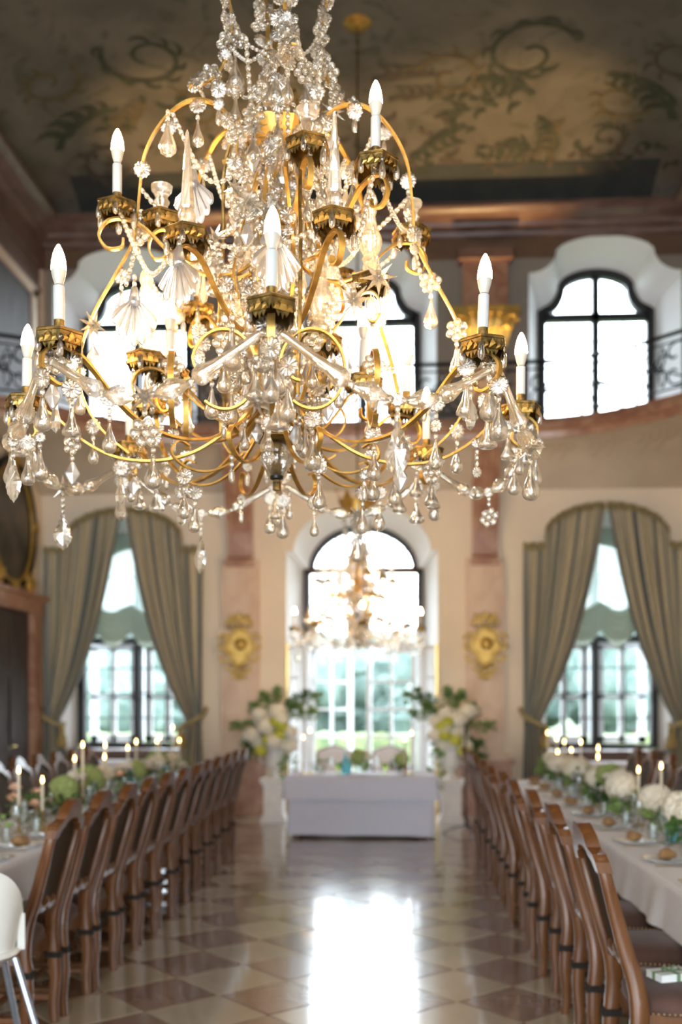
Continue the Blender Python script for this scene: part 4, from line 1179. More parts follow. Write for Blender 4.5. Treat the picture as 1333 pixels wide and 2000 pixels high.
BODYK = (2, 3, 4, 5, 6)
CS = 1.16                                    # overall size of the hung crystals
def chandelier(loc, label, detail, seed):
    rnd = random.Random(seed)
    root = empty('crystal_chandelier', (loc[0], loc[1], CZ)); tag(root, label, 'chandelier')
    count = {}; fill = {'crystal': MB(), 'frosted': MB()}
    def cry(kind, mt):
        nm = PARTNAME.get(kind, 'crystal_' + kind); count[nm] = count.get(nm, 0) + 1
        mt = mt @ S(CS)
        if detail and count[nm] <= 300: inst(nm, KME[kind], root, mt)
        else: fill[KMAT.get(kind, 'crystal')].add(KI[kind].v, KI[kind].f, mt)
    def P(r, a, z): return Vector((r * math.cos(a), r * math.sin(a), z - CZ))
    # frame
    for k, a in enumerate(LOWA):
        inst('lower_arm', STRM['lower_arm'], root, RZ(a))
        if k in BODYK: inst('body_strap', STRM['body_strap'], root, RZ(a))
        inst('low_scroll', STRM['low_scroll'], root, RZ(a + PI / 8)); inst('inner_strap', STRM['inner_strap'], root, RZ(a + PI / 8))
        inst('c_scroll', c_scroll, root, T(*P(.30, a + .33, 2.455)) @ RZ(a + .33 + PI / 2 + (.5 if k % 2 else -.3)))
        if k % 2 == 0: inst('cage_strap', STRM['cage_strap'], root, RZ(a + .2)); inst('curl_scroll', curl, root, T(*P(.26, a + .5, 2.83)) @ RZ(a + .5))
    MB().tube([(0, 0, .0), (0, 0, 9.22 - CZ)], .011, 8).build('suspension_rod', 'aged_gold', root)
    MB().lathe([(.0001, 1.70 - .6), (.02, 1.1), (.05, 1.06), (.09, 1.04), (.075, 1.0), (.05, .975), (.032, .96), (.032, .80), (.045, .78), (.05, .76), (.02, .74), (.0001, .74)], 14, .06, 8).build('gilded_column', 'gold', root)
    MB().lathe([(.02, .60), (.03, .62), (.028, .72), (.042, .745), (.0001, .75)], 14).build('gilded_collar', 'gold', root)
    MB().lathe([(.03, .22), (.045, .26), (.035, .32), (.05, .38), (.075, .46), (.06, .55), (.03, .60), (.0001, .6)], 20, .04, 10).build('glass_stem', 'crystal', root)
    MB().lathe([(.0001, .135), (.06, .14), (.066, .145), (.066, .152), (.03, .16), (.0001, .16)], 20).build('bottom_plate', 'aged_gold', root)
    MB().lathe([(.015, .035), (.026, .05), (.042, .072), (.048, .09), (.046, .10), (.040, .104), (.042, .112), (.036, .125), (.02, .130), (.0001, .130)], 20).build('glass_bowl', 'crystal', root)
    MB().lathe([(.0001, 0), (.003, .002), (.003, .010), (.010, .014), (.011, .022), (.006, .027), (.019, .032), (.020, .040), (.006, .045), (.0001, .045)], 16).build('bottom_finial', 'black_metal', root)
    for dx, dy in ((.085, -.30), (.11, .16), (-.16, .10)):
        MB().tube([Vector(c) - Vector((0, 0, CZ)) for c in cr([(dx * .7, dy * .3, 3.30), (dx, dy * .5, 3.16), (dx * 1.05, dy * .75, 2.95), (dx * 1.15, dy, 2.70), (dx, dy * .8, 2.40)], 6)], .0055, 6).build('brace_rod', 'aged_gold', root)
    # gilt crown at the head
    mb = MB(); cw = 48; rows = [[], [], []]
    for i in range(cw):
        a = 2 * PI * i / cw; pt = .07 + .10 * max(0, math.cos(a * 6)) ** 2
        for j, (rr, zz) in enumerate(((.185, 1.54), (.195, 1.60), (.225, 1.60 + pt))): rows[j].append((rr * math.cos(a), rr * math.sin(a), zz))
    mb.grid(rows, closed=True); n0 = len(mb.v); mb.grid([[(x * .96, y * .96, z) for x, y, z in r_] for r_ in reversed(rows)], closed=True)
    crown = mb.build('gilt_crown', 'gold', root, angle=60)
    for i in range(6):
        a = i * PI / 3; mb = MB(); mb.ball((.235 * math.cos(a), .235 * math.sin(a), 1.79), .022, 8, 6); mb.build('crown_ball', 'gold', crown)
    MB().lathe([(.0001, 9.22 - CZ), (.05, 9.19 - CZ), (.14, 9.235 - CZ), (.16, 9.245 - CZ)], 20).build('ceiling_rose', 'gold', root)
    # hanging strings ------------------------------------------------
    def hang(p, items):
        p = Vector(p)
        for it in items:
            tw = RZ(rnd.uniform(-.5, .5)) @ RX(rnd.uniform(-.06, .06))
            if it == 'bead': p.z -= .0085; cry('bead', T(*p) @ tw @ S(.85)); p.z -= .0088
            elif it in ('rosette', 'flower', 'small_rosette', 'star'):
                h = {'rosette': .0215, 'flower': .029, 'small_rosette': .0145, 'star': .034}[it] * CS
                p.z -= h; cry(it, T(*p) @ RZ(rnd.uniform(-.6, .6)) @ RY(rnd.uniform(-.5, .5)) @ RX(rnd.uniform(-.25, .25))); p.z -= h
            else:
                cry(it, T(*p) @ RZ(rnd.uniform(-.7, .7)) @ RX(rnd.uniform(-.05, .05)) @ S(rnd.uniform(.88, 1.12)))
                p.z -= .07
    def chain(pts, kind='bead', gap=.0190, scale=.95, alt=None):
        pts = cr(pts, 10); acc = gap * .5; k = 0
        for a, b in zip(pts, pts[1:]):
            L = (b - a).length; q = acc
            while q < L:
                p = a.lerp(b, q / L); kk = kind if not alt or k % alt[1] else alt[0]
                cry(kk, T(*p) @ toward(b - a) @ S(scale)); k += 1; q += gap
            acc = q - L
    def swag(p0, p1, sag):
        """baluster rods, balls and lozenges strung from one arm to the next"""
        p0, p1 = Vector(p0), Vector(p1)
        out = Vector(((p0.x + p1.x) / 2, (p0.y + p1.y) / 2, 0)); out = out.normalized() * .03 if out.length > 1e-6 else out
        def c(t): return p0.lerp(p1, t) + Vector((0, 0, -sag * 4 * t * (1 - t))) + out * 4 * t * (1 - t)
        N = 200; pts = [c(i / N) for i in range(N + 1)]; cu = [0]
        for a, b in zip(pts, pts[1:]): cu.append(cu[-1] + (b - a).length)
        Lt = cu[-1]
        def at(s_):
            for i in range(N):
                if cu[i + 1] >= s_: return pts[i].lerp(pts[i + 1], (s_ - cu[i]) / (cu[i + 1] - cu[i] + 1e-9))
            return pts[-1]
        half = Lt / 2; seq = [('baluster_rod', .172), ('bead', .016), ('lozenge_bead' if half > .28 else 'ball', .074 if half > .28 else .04), ('bead', .016)]
        tot = sum(x[1] for x in seq); k = (half - .012) / tot
        for sd in (0, 1):
            s_ = .0
            for kind, ln in seq:
                ln *= k
                a = at(s_ if sd == 0 else Lt - s_); b = at(s_ + ln if sd == 0 else Lt - s_ - ln)
                if kind == 'baluster_rod': cry(kind, T(*a) @ toward(b - a) @ S(k / CS))
                else: cry(kind, T(*((a + b) / 2)) @ toward(b - a) @ S(k))
                s_ += ln
        return c(.5)
    bigs = ['pear_drop', 'pear_drop', 'smooth_drop', 'cut_drop', 'bell_drop']
    mids = []
    for k in range(8):
        a0, a1 = LOWA[k], LOWA[(k + 1) % 8]
        mids.append(swag(P(.745, a0 + .03, 2.375), P(.745, a1 - .03, 2.375), .115))
    for k, mpt in enumerate(mids):
        fin = ['pendalogue', 'pear_drop', 'flower', 'pear_drop', 'pendalogue', 'pendalogue', 'pendalogue', 'flower'][k]
        cry('star' if k % 2 else 'small_rosette', T(*mpt))
        hang(mpt - Vector((0, 0, .012)), (['bead'] * (4 if k in (3, 4, 5) else 2) + [fin]))
    # candle fittings: lower tier, middle and upper
    def fitting(p, a, kind, r_from=0):
        t = inst('candle_tray', tray, root, T(*p) @ RZ(a)); inst('tray_skirt', skirt, t); inst('tray_leaf', leafband, t)
        if kind == 'bulb':
            inst('candle_socket', socket, t, T(0, 0, .006))
            tilt = RX(rnd.uniform(-.03, .03)) @ RY(rnd.uniform(-.03, .03))
            inst('candle_sleeve', sleeve, t, T(0, 0, .036) @ tilt); inst('bulb_base', bbase, t, tilt @ T(0, 0, .119)); inst('lit_bulb', bbulb, t, tilt @ T(0, 0, .153))
        else: cry(kind, T(*p) @ T(0, 0, .007))
        for i in range(6):
            if rnd.random() < .8:
                aa = a + PI / 6 + i * PI / 3
                hang(p + Vector((hexr * .95 * math.cos(aa), hexr * .95 * math.sin(aa), -.012)), rnd.choice([['small_drop'], ['bead', 'small_drop'], ['small_drop']]))
    for k, a in enumerate(LOWA):
        fitting(P(.71, a, 2.45), a + PI / 6, 'bulb')
        hang(P(.755, a, 2.365), ['rosette', 'bead', 'pear_drop']); hang(P(.70, a + .05, 2.345), ['rosette', 'bead', rnd.choice(bigs)]); hang(P(.70, a - .05, 2.345), ['bead', 'bead', rnd.choice(bigs)])
    for dx, dy, z, kind in MID:
        r_, a = math.hypot(dx, dy), math.atan2(dy, dx); fitting(P(r_, a, z), a, kind); inst('upper_arm', up_arm, root, T(0, 0, z - CZ) @ RZ(a) @ Matrix.Scale(r_ / .40, 4, (1, 0, 0)))
    for dx, dy, z, kind in UP:
        r_, a = math.hypot(dx, dy), math.atan2(dy, dx); fitting(P(r_, a, z), a, kind); inst('upper_arm', up_arm, root, T(0, 0, z - CZ) @ RZ(a) @ Matrix.Scale(r_ / .40, 4, (1, 0, 0)))
    # crystals wired to the straps
    def on_curve(curve, a, ts, choose):
        c_ = cr([(r, 0, z) for r, z in curve], 8)
        for t in ts:
            q = c_[int(t * (len(c_) - 1))]; p = P(q.x, a, q.z)
            off = Vector((-math.sin(a), math.cos(a), 0)) * rnd.choice((-.012, .012)); hang(p + off, choose())
    low_opts = [['rosette', 'bead', 'pear_drop'], ['flower', 'bell_drop'], ['rosette', 'bead', 'bead', 'small_rosette', 'small_drop'], ['rosette', 'bead', 'bead', 'smooth_drop'], ['rosette', 'cut_drop'],
                ['small_rosette', 'bead', 'bead', 'bead', 'small_rosette'], ['rosette', 'bead', 'small_rosette', 'bead', 'pear_drop'], ['flower', 'bead', 'lozenge_plate'], ['rosette', 'bead', 'bell_drop']]
    mid_opts = [['flower', 'small_drop'], ['rosette', 'bead', 'smooth_drop'], ['rosette', 'bead', 'cut_drop'], ['flower', 'bead', 'pear_drop'], ['rosette', 'small_rosette', 'small_drop'], ['star', 'bead', 'lozenge_plate'], ['rosette', 'bead', 'bell_drop']]
    for k, a in enumerate(LOWA):
        on_curve(lower_arm, a, (.30, .42, .54, .62), lambda: rnd.choice(low_opts))
        on_curve(low_scroll, a + PI / 8, (.5,), lambda: rnd.choice([['small_rosette', 'bead', 'small_drop'], ['rosette', 'bead', 'smooth_drop'], ['bead', 'bead', 'small_drop']]))
        on_curve(body, a, (.10, .2, .29, .38, .46) if k in BODYK else (), lambda: rnd.choice(mid_opts))
        on_curve(body, a, () if k not in BODYK else (.56, .66, .74, .82, .93), lambda: rnd.choice([['rosette'], ['rosette', 'bead', 'smooth_drop'], ['rosette', 'small_drop'], ['rosette']]))
        on_curve(inner, a + PI / 8, (.1, .3, .5, .7, .95), lambda: rnd.choice(mid_opts))
        if k % 2 == 0:
            for t in (.1, .25, .4, .5, .6, .7, .8, .9):
                c_ = cr([(r, 0, z) for r, z in cage], 8); q = c_[int(t * (len(c_) - 1))]
                for sd in (-1, 0, 1):
                    p = P(q.x + .012 * (1 - abs(sd)), a + .2, q.z) + Vector((-math.sin(a), math.cos(a), 0)) * .02 * sd
                    cry(rnd.choice(('rosette', 'small_rosette', 'flower', 'small_rosette')), T(*p) @ RZ(rnd.uniform(-3, 3)) @ RX(rnd.uniform(-.5, .5)))
                if t in (.25, .6): hang(P(q.x - .01, a + .2, q.z - .01), rnd.choice(mid_opts))
        # c-scroll dressing
        p = P(.30, a + .33, 2.455)
        hang(p + Vector((0, 0, .10)), ['flower', 'bead', rnd.choice(bigs)]); hang(p - Vector((0, 0, .105)), rnd.choice([['rosette', 'bead', 'pear_drop'], ['bead', 'bell_drop'], ['small_rosette', 'small_drop']]))
    # bead garlands
    ups = [(math.hypot(dx, dy), math.atan2(dy, dx), z) for dx, dy, z, kd in UP]
    for (i, j) in ((0, 4), (4, 5), (5, 1), (1, 3), (0, 2), (6, 8), (2, 10), (3, 10), (4, 9)):
        p0, p1 = P(*ups[i]), P(*ups[j]); md = (p0 + p1) / 2; md.z = min(p0.z, p1.z) - .05
        chain([p0, p0.lerp(md, .55) - Vector((0, 0, .015)), md, p1.lerp(md, .55) - Vector((0, 0, .015)), p1])
    for k, a in enumerate(LOWA):
        b = LOWA[(k + 1) % 8]
        p0, p1 = P(.30, a, 3.28) if k in BODYK else P(.15, a + .2, 3.42), P(.10, a + PI / 8, 3.10); md = (p0 + p1) / 2 - Vector((0, 0, .11))
        chain([p0, md, p1])
        p0, p1 = P(.39, a, 3.06), P(.10, a - PI / 8, 2.98); md = (p0 + p1) / 2 - Vector((0, 0, .10))
        if k in BODYK: chain([p0, md, p1])
        if k % 2 == 0:
            p0, p1 = P(.14, a + .2, 3.46), P(.14, a + .2 + PI / 2, 3.46); md = P(.12, a + .2 + PI / 4, 3.37); chain([p0, md, p1], scale=.75, gap=.014)
            p0, p1 = P(.18, a + .2, 3.7), P(.03, a + .2, 3.45); chain([p0, p0.lerp(p1, .5) - Vector((0, 0, .08)), p1], scale=.7, gap=.013)
            # vertical drops of beads
        if k in (2, 3, 6): chain([P(.385, a, 3.0), P(.40, a, 2.9), P(.43, a, 2.78)], scale=.9)
    # dense middle: strings hung about the stem
    for i in range(150):
        a = rnd.uniform(0, 2 * PI); r_ = rnd.choice((.05, .09, .13, .18, .22)); z = rnd.uniform(2.48, 3.42)
        if r_ > .14 and z > 3.15: r_ = .10
        hang(P(r_, a, z), rnd.choice(mid_opts + low_opts[:4]))
    for i in range(5):
        a = rnd.uniform(0, 2 * PI); hang(P(.12, a, 2.39), ['bead', 'bead', rnd.choice(bigs)])
    # prominent pieces: frosted leaves and standing obelisk
    for dx, dy, z, kd in ((-.20, -.38, 2.735, 'palmette'), (-.335, -.30, 2.67, 'palmette'), (-.21, -.15, 3.05, 'palmette'), (.06, -.50, 2.72, 'palmette'), (.02, -.30, 2.76, 'pear_drop'), (-.02, -.66, 2.42, 'pear_drop'), (.05, -.66, 2.40, 'bell_drop'), (-.28, -.16, 3.18, 'pear_drop'),
                          (-.30, -.02, 2.50, 'lozenge_plate'), (.30, -.34, 2.66, 'star'), (.24, -.40, 2.58, 'star')):
        p = Vector((dx, dy, z - CZ)); hang(p + Vector((0, 0, .03)), ['bead', 'bead']); cry(kd, T(*p) @ RZ(rnd.uniform(-.4, .4)) @ S(1.15))
    for m_, mb in fill.items():
        if mb.v: stuff(mb.build('crystal_fill' if m_ == 'crystal' else 'frosted_crystal_fill', m_, root, angle=70))
    print('CHANDELIER', count)
    return root
chandelier((.155, 2.85), 'large gilded crystal chandelier with many lit bulbs hanging over the near end of the aisle', True, 11)
chandelier((.06, 11.2), 'smaller looking crystal chandelier glowing before the arched garden door', False, 12)
# ------------------------------------------------------------------ dining chairs
ORD = ['first', 'second', 'third', 'fourth', 'fifth', 'sixth', 'seventh', 'eighth', 'ninth', 'tenth', 'eleventh', 'twelfth', 'thirteenth']
def make_chair():
    r = empty('dining_chair')
    def stile(sx):
        pts = [(sx * .190, -.235, 0), (sx * .194, -.228, .10), (sx * .198, -.236, .22), (sx * .196, -.230, .34), (sx * .195, -.218, .45), (sx * .185, -.230, .56), (sx * .178, -.266, .68),
               (sx * .180, -.305, .82), (sx * .190, -.335, .93), (sx * .186, -.352, .99), (sx * .178, -.358, 1.015)]
        mb = MB(); c = cr(pts, 4); n = len(c)
        mb.rounded(c, [.036 + .012 * math.sin(PI * min(1, i / n * 1.6)) for i in range(n)], [.040 + .026 * min(1, i / n * 2.6) if i / n < .42 else max(.042, .066 - .06 * (i / n - .42)) for i in range(n)], (1, 0, 0), .2)
        o = mb.build('rear_leg_and_stile', 'wood', r, angle=70)
        MB().box(sx * .196 - .027, sx * .196 + .027, -.268, -.192, .325, .355).build('leg_band', 'dark_band', o, smooth=False)
    stile(-1); stile(1)
    tilt = math.atan2(.366 - .262, 1.055 - .68)
    def back(x, h, d=0): return (x, -.262 - (h - .68) * math.tan(tilt) - d, h)
    # crest rail with stepped shield outline
    out = [(-.208, .965), (-.204, 1.005), (-.182, 1.032), (-.130, 1.042), (-.112, 1.048), (-.108, 1.066), (-.094, 1.092), (-.066, 1.112), (-.035, 1.130), (0, 1.134)]
    out = out + [(-x, z) for x, z in reversed(out[:-1])]
    inn = [(.155, .965), (.135, 1.0), (.09, 1.01), (.075, 1.03), (.03, 1.04), (0, 1.042)]
    inn = inn + [(-x, z) for x, z in reversed(inn[:-1])]
    poly = out + inn; n = len(poly)
    tri = tessellate_polygon([[Vector((a, b, 0)) for a, b in poly]])
    mb = MB(); mb.v = [back(x, z, -.024) for x, z in poly] + [back(x, z, .030) for x, z in poly]
    mb.f = [tuple(reversed(t)) for t in tri] + [tuple(i + n for i in t) for t in tri] + [(i, (i + 1) % n, n + (i + 1) % n, n + i) for i in range(n)]
    mb.build('crest_rail', 'wood', r, angle=30)
    mb = MB(); rows = []
    for j in range(8):
        h = .62 + .42 * j / 7; w = .165 if j < 6 else (.15 if j == 6 else .10)
        rows.append([back(-w, h), back(w, h)])
    mb.grid(rows); k = len(mb.v); mb.grid([[(x, y + .008, z) for x, y, z in q] for q in reversed(rows)])
    mb.build('cane_panel', 'cane', r, smooth=False)
    pts = [back(-.155, .60), back(-.10, .635), back(-.05, .615), back(0, .645), back(.05, .615), back(.10, .635), back(.155, .60)]
    MB().rounded(cr(pts, 4), .030, .05, (0, 1, 0)).build('lower_rail', 'wood', r, angle=70)
    # seat rail with wavy apron
    def ap(p0, p1, nm):
        mb = MB(); m = 16; top = []; bot = []
        for i in range(m + 1):
            t = i / m; x = p0[0] + (p1[0] - p0[0]) * t; y = p0[1] + (p1[1] - p0[1]) * t
            top.append((x, y, .445)); bot.append((x, y, .385 - .018 * abs(math.sin(t * PI * 2)) + .012 * math.sin(t * PI)))
        d = Vector((p1[0] - p0[0], p1[1] - p0[1], 0)).normalized(); nn = Vector((-d.y, d.x, 0)) * .024
        top2 = [tuple(Vector(p) + nn) for p in top]; bot2 = [tuple(Vector(p) + nn) for p in bot]
        mb.grid([bot, top, top2, bot2, bot]); mb.build(nm, 'wood', r, angle=40)
    ap((-.225, .225), (-.185, -.205), 'seat_rail'); ap((.185, -.205), (.225, .225), 'seat_rail'); ap((.225, .235), (-.225, .235), 'seat_rail'); ap((-.185, -.205), (.185, -.205), 'seat_rail')
    # domed cushion
    rows = []
    m = 28
    for j, (k, z) in enumerate(((1.0, .44), (1.02, .455), (1.02, .475), (.97, .497), (.86, .512), (.6, .524), (.3, .529), (.02, .53))):
        ring = []
        for i in range(m):
            a = 2 * PI * i / m; cxx = math.cos(a); s_ = math.sin(a); p = 4.5
            q = (abs(cxx) ** p + abs(s_) ** p) ** (-1 / p)
            y = .01 + .222 * q * s_; w = .232 - .04 * (.5 - .5 * (y / .23))
            ring.append((w * q * cxx * k, .01 + (y - .01) * k, z))
        rows.append(ring)
    mb = MB(); mb.grid(rows, closed=True); mb.f.append(tuple(range(7 * m, 8 * m)))
    cush = mb.build('seat_cushion', 'velvet', r, angle=60)
    mb = MB()
    for i in range(22):
        t = i / 21; y = -.19 + .41 * t
        for sx in (-1, 1): mb.ball((sx * (.195 + .04 * t + .004), y, .452), .0045, 5, 4)
    stuff(mb.build('brass_nails', 'nail', cush))
    for sx in (-1, 1):
        pts = [(sx * .205, .215, .40), (sx * .222, .235, .33), (sx * .215, .228, .22), (sx * .200, .215, .10), (sx * .205, .228, .03), (sx * .212, .24, 0)]
        MB().tube(cr(pts, 4), [.030 - .014 * i / 20 for i in range(21)], 8).build('front_leg', 'wood', r)
        MB().box(sx * .19 - .011, sx * .19 + .011, -.22, .215, .115, .14).build('side_stretcher', 'wood', r, smooth=False)
    MB().box(-.18, .18, -.012, .012, .117, .138).build('cross_stretcher', 'wood', r, smooth=False)
    return r
proto = make_chair(); used = [False]
def chair(x, y, rz, label, group):
    o = proto if not used[0] else copy_tree(proto); used[0] = True
    o.location = (x, y, 0); o.rotation_euler = (0, 0, rz); tag(o, label, 'chair', group); return o
RX0, RX1 = 1.77, 2.57          # hydrangea table
LX0, LX1 = -2.325, -1.525      # table beside the high chair
RY0, RY1, LY0, LY1 = 3.35, 11.05, 4.40, 10.85
right_seats = [3.9 + .72 * k for k in range(10)]
left_seats = [4.68 + .49 * k for k in range(12)]
for k, y in enumerate(right_seats):
    chair(1.59 + random.uniform(-.015, .015), y, -PI / 2 + random.uniform(-.04, .04),
          'walnut cane-back chair whose brown velvet seat holds a ribboned white gift box' if k == 0 else ORD[k] + ' walnut cane-back aisle chair counting from the gift box chair of the hydrangea table', 'aisle chairs of the hydrangea table')
for k, y in enumerate(left_seats):
    chair(-1.42 + random.uniform(-.015, .015), y, PI / 2 + random.uniform(-.012, .012),
          'walnut cane-back chair beside the white high chair, with a gift on its seat' if k == 0 else ORD[k] + ' walnut cane-back aisle chair counting from the white high chair', 'aisle chairs of the high chair table')
rf = [7.3, 7.95, 8.65, 9.25, 9.9, 10.5]
for k, y in enumerate(rf): chair(2.62, y, PI / 2 + random.uniform(-.012, .012), ORD[5 - k] + ' walnut cane-back chair from the window, wall side of the hydrangea table', 'wall side chairs of the hydrangea table')
lf = [7.36 + .49 * k for k in range(7)]
for k, y in enumerate(lf): chair(-2.36, y, -PI / 2 + random.uniform(-.012, .012), ORD[6 - k] + ' walnut cane-back chair from the window, wall side of the high chair table', 'wall side chairs of the high chair table')

# ------------------------------------------------------------------ tables and cloths
def cloth_mesh(x0, x1, y0, y1, z, drop, wave, nwave, seed, flare=.02):
    """cloth with rounded edge and wavy overhang"""
    loop = []
    L = 2 * (x1 - x0) + 2 * (y1 - y0); n = int(L / .035)
    for i in range(n):
        s_ = L * i / n
        if s_ < x1 - x0: p = (x0 + s_, y0); nn = (0, -1)
        elif s_ < x1 - x0 + y1 - y0: p = (x1, y0 + s_ - (x1 - x0)); nn = (1, 0)
        elif s_ < 2 * (x1 - x0) + y1 - y0: p = (x1 - (s_ - (x1 - x0) - (y1 - y0)), y1); nn = (0, 1)
        else: p = (x0, y1 - (s_ - 2 * (x1 - x0) - (y1 - y0))); nn = (-1, 0)
        loop.append((p, nn, s_))
    rows = [[(p[0] - nn[0] * .02, p[1] - nn[1] * .02, z) for p, nn, s_ in loop], [(p[0], p[1], z - .006) for p, nn, s_ in loop]]
    for j in range(1, 9):
        t = j / 8; row = []
        for p, nn, s_ in loop:
            w = wave * t * (.6 * math.sin(s_ * nwave + seed) + .5 * noise.noise(Vector((s_ * nwave * .35, seed, 0))) + .35 * math.sin(s_ * nwave * 2.3 + 1.7))
            o = .004 + flare * t + max(-.004, w)
            dz = drop * t * (1 + .06 * noise.noise(Vector((s_ * 1.5, seed + 5, 0))))
            row.append((p[0] + nn[0] * o, p[1] + nn[1] * o, z - .006 - dz))
        rows.append(row)
    mb = MB(); mb.grid(rows, closed=True); mb.f.append(tuple(range(len(loop))))
    mb.f = [tuple(reversed(f)) if k < len(mb.f) - 1 else f for k, f in enumerate(mb.f)]
    return mb
def long_table(x0, x1, y0, y1, label, clabel, seed):
    t = empty('banquet_table', ((x0 + x1) / 2, (y0 + y1) / 2, 0)); tag(t, label, 'table', None)
    w = (x1 - x0) / 2; l = (y1 - y0) / 2
    MB().box(-w + .01, w - .01, -l + .01, l - .01, .715, .742).build('table_top', 'brown_wood', t, smooth=False)
    for k in range(5):
        y = -l + .25 + (2 * l - .5) * k / 4
        for x in (-w + .36, w - .36): MB().tube([(x, y, 0), (x, y, .715)], .022, 8).build('leg', 'brown_wood', t)
    c = cloth_mesh(x0, x1, y0, y1, .752, .215, .03, 9.0, seed, .025).build('tablecloth', 'linen', angle=70)
    tag(c, clabel, 'tablecloth')
long_table(RX0, RX1, RY0, RY1, 'long banquet table dressed with white hydrangeas, opposite the high chair', 'white linen cloth with soft folds on the hydrangea table', 1)
long_table(LX0, LX1, LY0, LY1, 'long banquet table next to the white high chair', 'white linen cloth with soft folds on the table next to the high chair', 4)

ht = empty('head_table', (.08, 12.12, 0)); tag(ht, 'small head table under a floor-length lilac cloth before the garden door', 'table')
MB().box(-.84, .84, -.38, .38, .69, .715).build('table_top', 'brown_wood', ht, smooth=False)
for sx in (-1, 1):
    for sy in (-1, 1): MB().box(sx * .78 - .02, sx * .78 + .02, sy * .32 - .02, sy * .32 + .02, 0, .69).build('leg', 'brown_wood', ht, smooth=False)
tag(cloth_mesh(-.78, .94, 11.72, 12.52, .722, .68, .012, 7, 3, .012).build('floor_length_cloth', 'linen_cool', angle=70), 'pale lilac floor-length cloth hanging to the floor on the head table', 'tablecloth')
tag(cloth_mesh(-.82, .98, 11.695, 12.55, .734, .27, .016, 8, 9, .035).build('table_overlay', 'linen_cool', angle=70), 'short lilac overlay cloth with drooping corners on the head table', 'tablecloth')
for cx, nm in ((-3.45, 'next to the marble doorway'), (3.45, 'behind the hydrangea table')):
    t = empty('side_table', (cx, 13.6, 0)); tag(t, 'narrow side table under a white cloth below the window ' + nm, 'table')
    MB().box(-.62, .62, -.26, .26, .77, .79).build('table_top', 'brown_wood', t, smooth=False)
    for sx in (-1, 1):
        for sy in (-1, 1): MB().box(sx * .56 - .02, sx * .56 + .02, sy * .2 - .02, sy * .2 + .02, 0, .77).build('leg', 'brown_wood', t, smooth=False)
    tag(cloth_mesh(cx - .65, cx + .65, 13.31, 13.89, .80, .74, .015, 8, cx, .012).build('side_table_cloth', 'linen', angle=70), 'white cloth on the side table below the window ' + nm, 'tablecloth')

# white upholstered chairs behind the head table
def host_chair(x, label):
    r = empty('host_chair', (x, 12.95, 0), PI + random.uniform(-.05, .05)); tag(r, label, 'chair', 'upholstered host chairs')
    def shield(sc_, d0, d1, name, m):
        out = [(-.20, .56), (-.225, .75), (-.225, .92), (-.19, .975), (-.13, .985), (-.08, 1.01), (0, 1.03)]
        out = out + [(-a, b) for a, b in reversed(out[:-1])]; n = len(out); cz = .8
        mb = MB(); mb.v = [(a * sc_, -.22 - d0 - (b - .5) * .12, cz + (b - cz) * sc_) for a, b in out] + [(a * sc_, -.22 - d1 - (b - .5) * .12, cz + (b - cz) * sc_) for a, b in out]
        mb.f = [tuple(range(n)), tuple(reversed(range(n, 2 * n)))] + [((i + 1) % n, i, n + i, n + (i + 1) % n) for i in range(n)]
        mb.build(name, m, r, angle=40)
    shield(1.06, .0, .035, 'back_frame', 'wood'); shield(.95, -.03, .05, 'back_pad', 'cushion_white')
    MB().box(-.22, .22, -.2, .22, .42, .5).build('seat', 'cushion_white', r)
    for sx in (-1, 1):
        for y in (-.2, .2): MB().tube([(sx * .2, y, .42), (sx * .205, y, .2), (sx * .2, y + .01, 0)], [.024, .02, .016], 8).build('leg', 'wood', r)
        MB().tube([(sx * .2, -.21, .42), (sx * .2, -.23, .6)], .02, 8).build('back_post', 'wood', r)
host_chair(-.33, 'white upholstered chair behind the head table, nearer the urn on the portrait side')
host_chair(.42, 'white upholstered chair behind the head table, nearer the black stand')

# ------------------------------------------------------------------ plants and flowers
def leaf_cluster(n, rx, ry, rz, size, seed, c=(0, 0, 0)):
    q = random.Random(seed); mb = MB()
    for i in range(n):
        d = Vector((q.gauss(0, 1), q.gauss(0, 1), q.gauss(0, 1))).normalized() * (.55 + .45 * q.random())
        p = Vector((c[0] + d.x * rx, c[1] + d.y * ry, c[2] + d.z * rz)); s_ = size * q.uniform(.7, 1.3)
        mt = T(*p) @ toward(d + Vector((q.uniform(-.6, .6), q.uniform(-.6, .6), q.uniform(-.3, .7)))) @ RZ(q.uniform(0, 6.28))
        mb.add([(0, 0, 0), (.38 * s_, .12 * s_, .4 * s_), (0, .05 * s_, s_), (-.38 * s_, .12 * s_, .4 * s_), (0, -.02 * s_, .45 * s_)], [(0, 1, 4), (1, 2, 4), (2, 3, 4), (3, 0, 4)], mt)
    return mb
def bloom_mesh(name, m, r, n, seed, flat=.8):
    q = random.Random(seed); mb = MB(); mb.ball((0, 0, 0), r * .86, 12, 8, (1, 1, flat))
    for i in range(n):
        z = 1 - 2 * (i + .5) / n; a = i * 2.39996; s_ = math.sqrt(1 - z * z)
        d = Vector((s_ * math.cos(a), s_ * math.sin(a), z)); p = Vector((d.x * r, d.y * r, d.z * r * flat)) * q.uniform(.92, 1.06)
        mt = T(*p) @ toward(d) @ RZ(q.uniform(0, 6)); w = r * .20
        mb.add([(0, 0, 0), (w, 0, w * .3), (w, w, w * .35), (0, w, w * .3), (-w, w, w * .35), (-w, 0, w * .3), (-w, -w, w * .35), (0, -w, w * .3), (w, -w, w * .35)],
               [(0, 1, 2, 3), (0, 3, 4, 5), (0, 5, 6, 7), (0, 7, 8, 1)], mt)
    return mb.mesh(name, m, smooth=False)
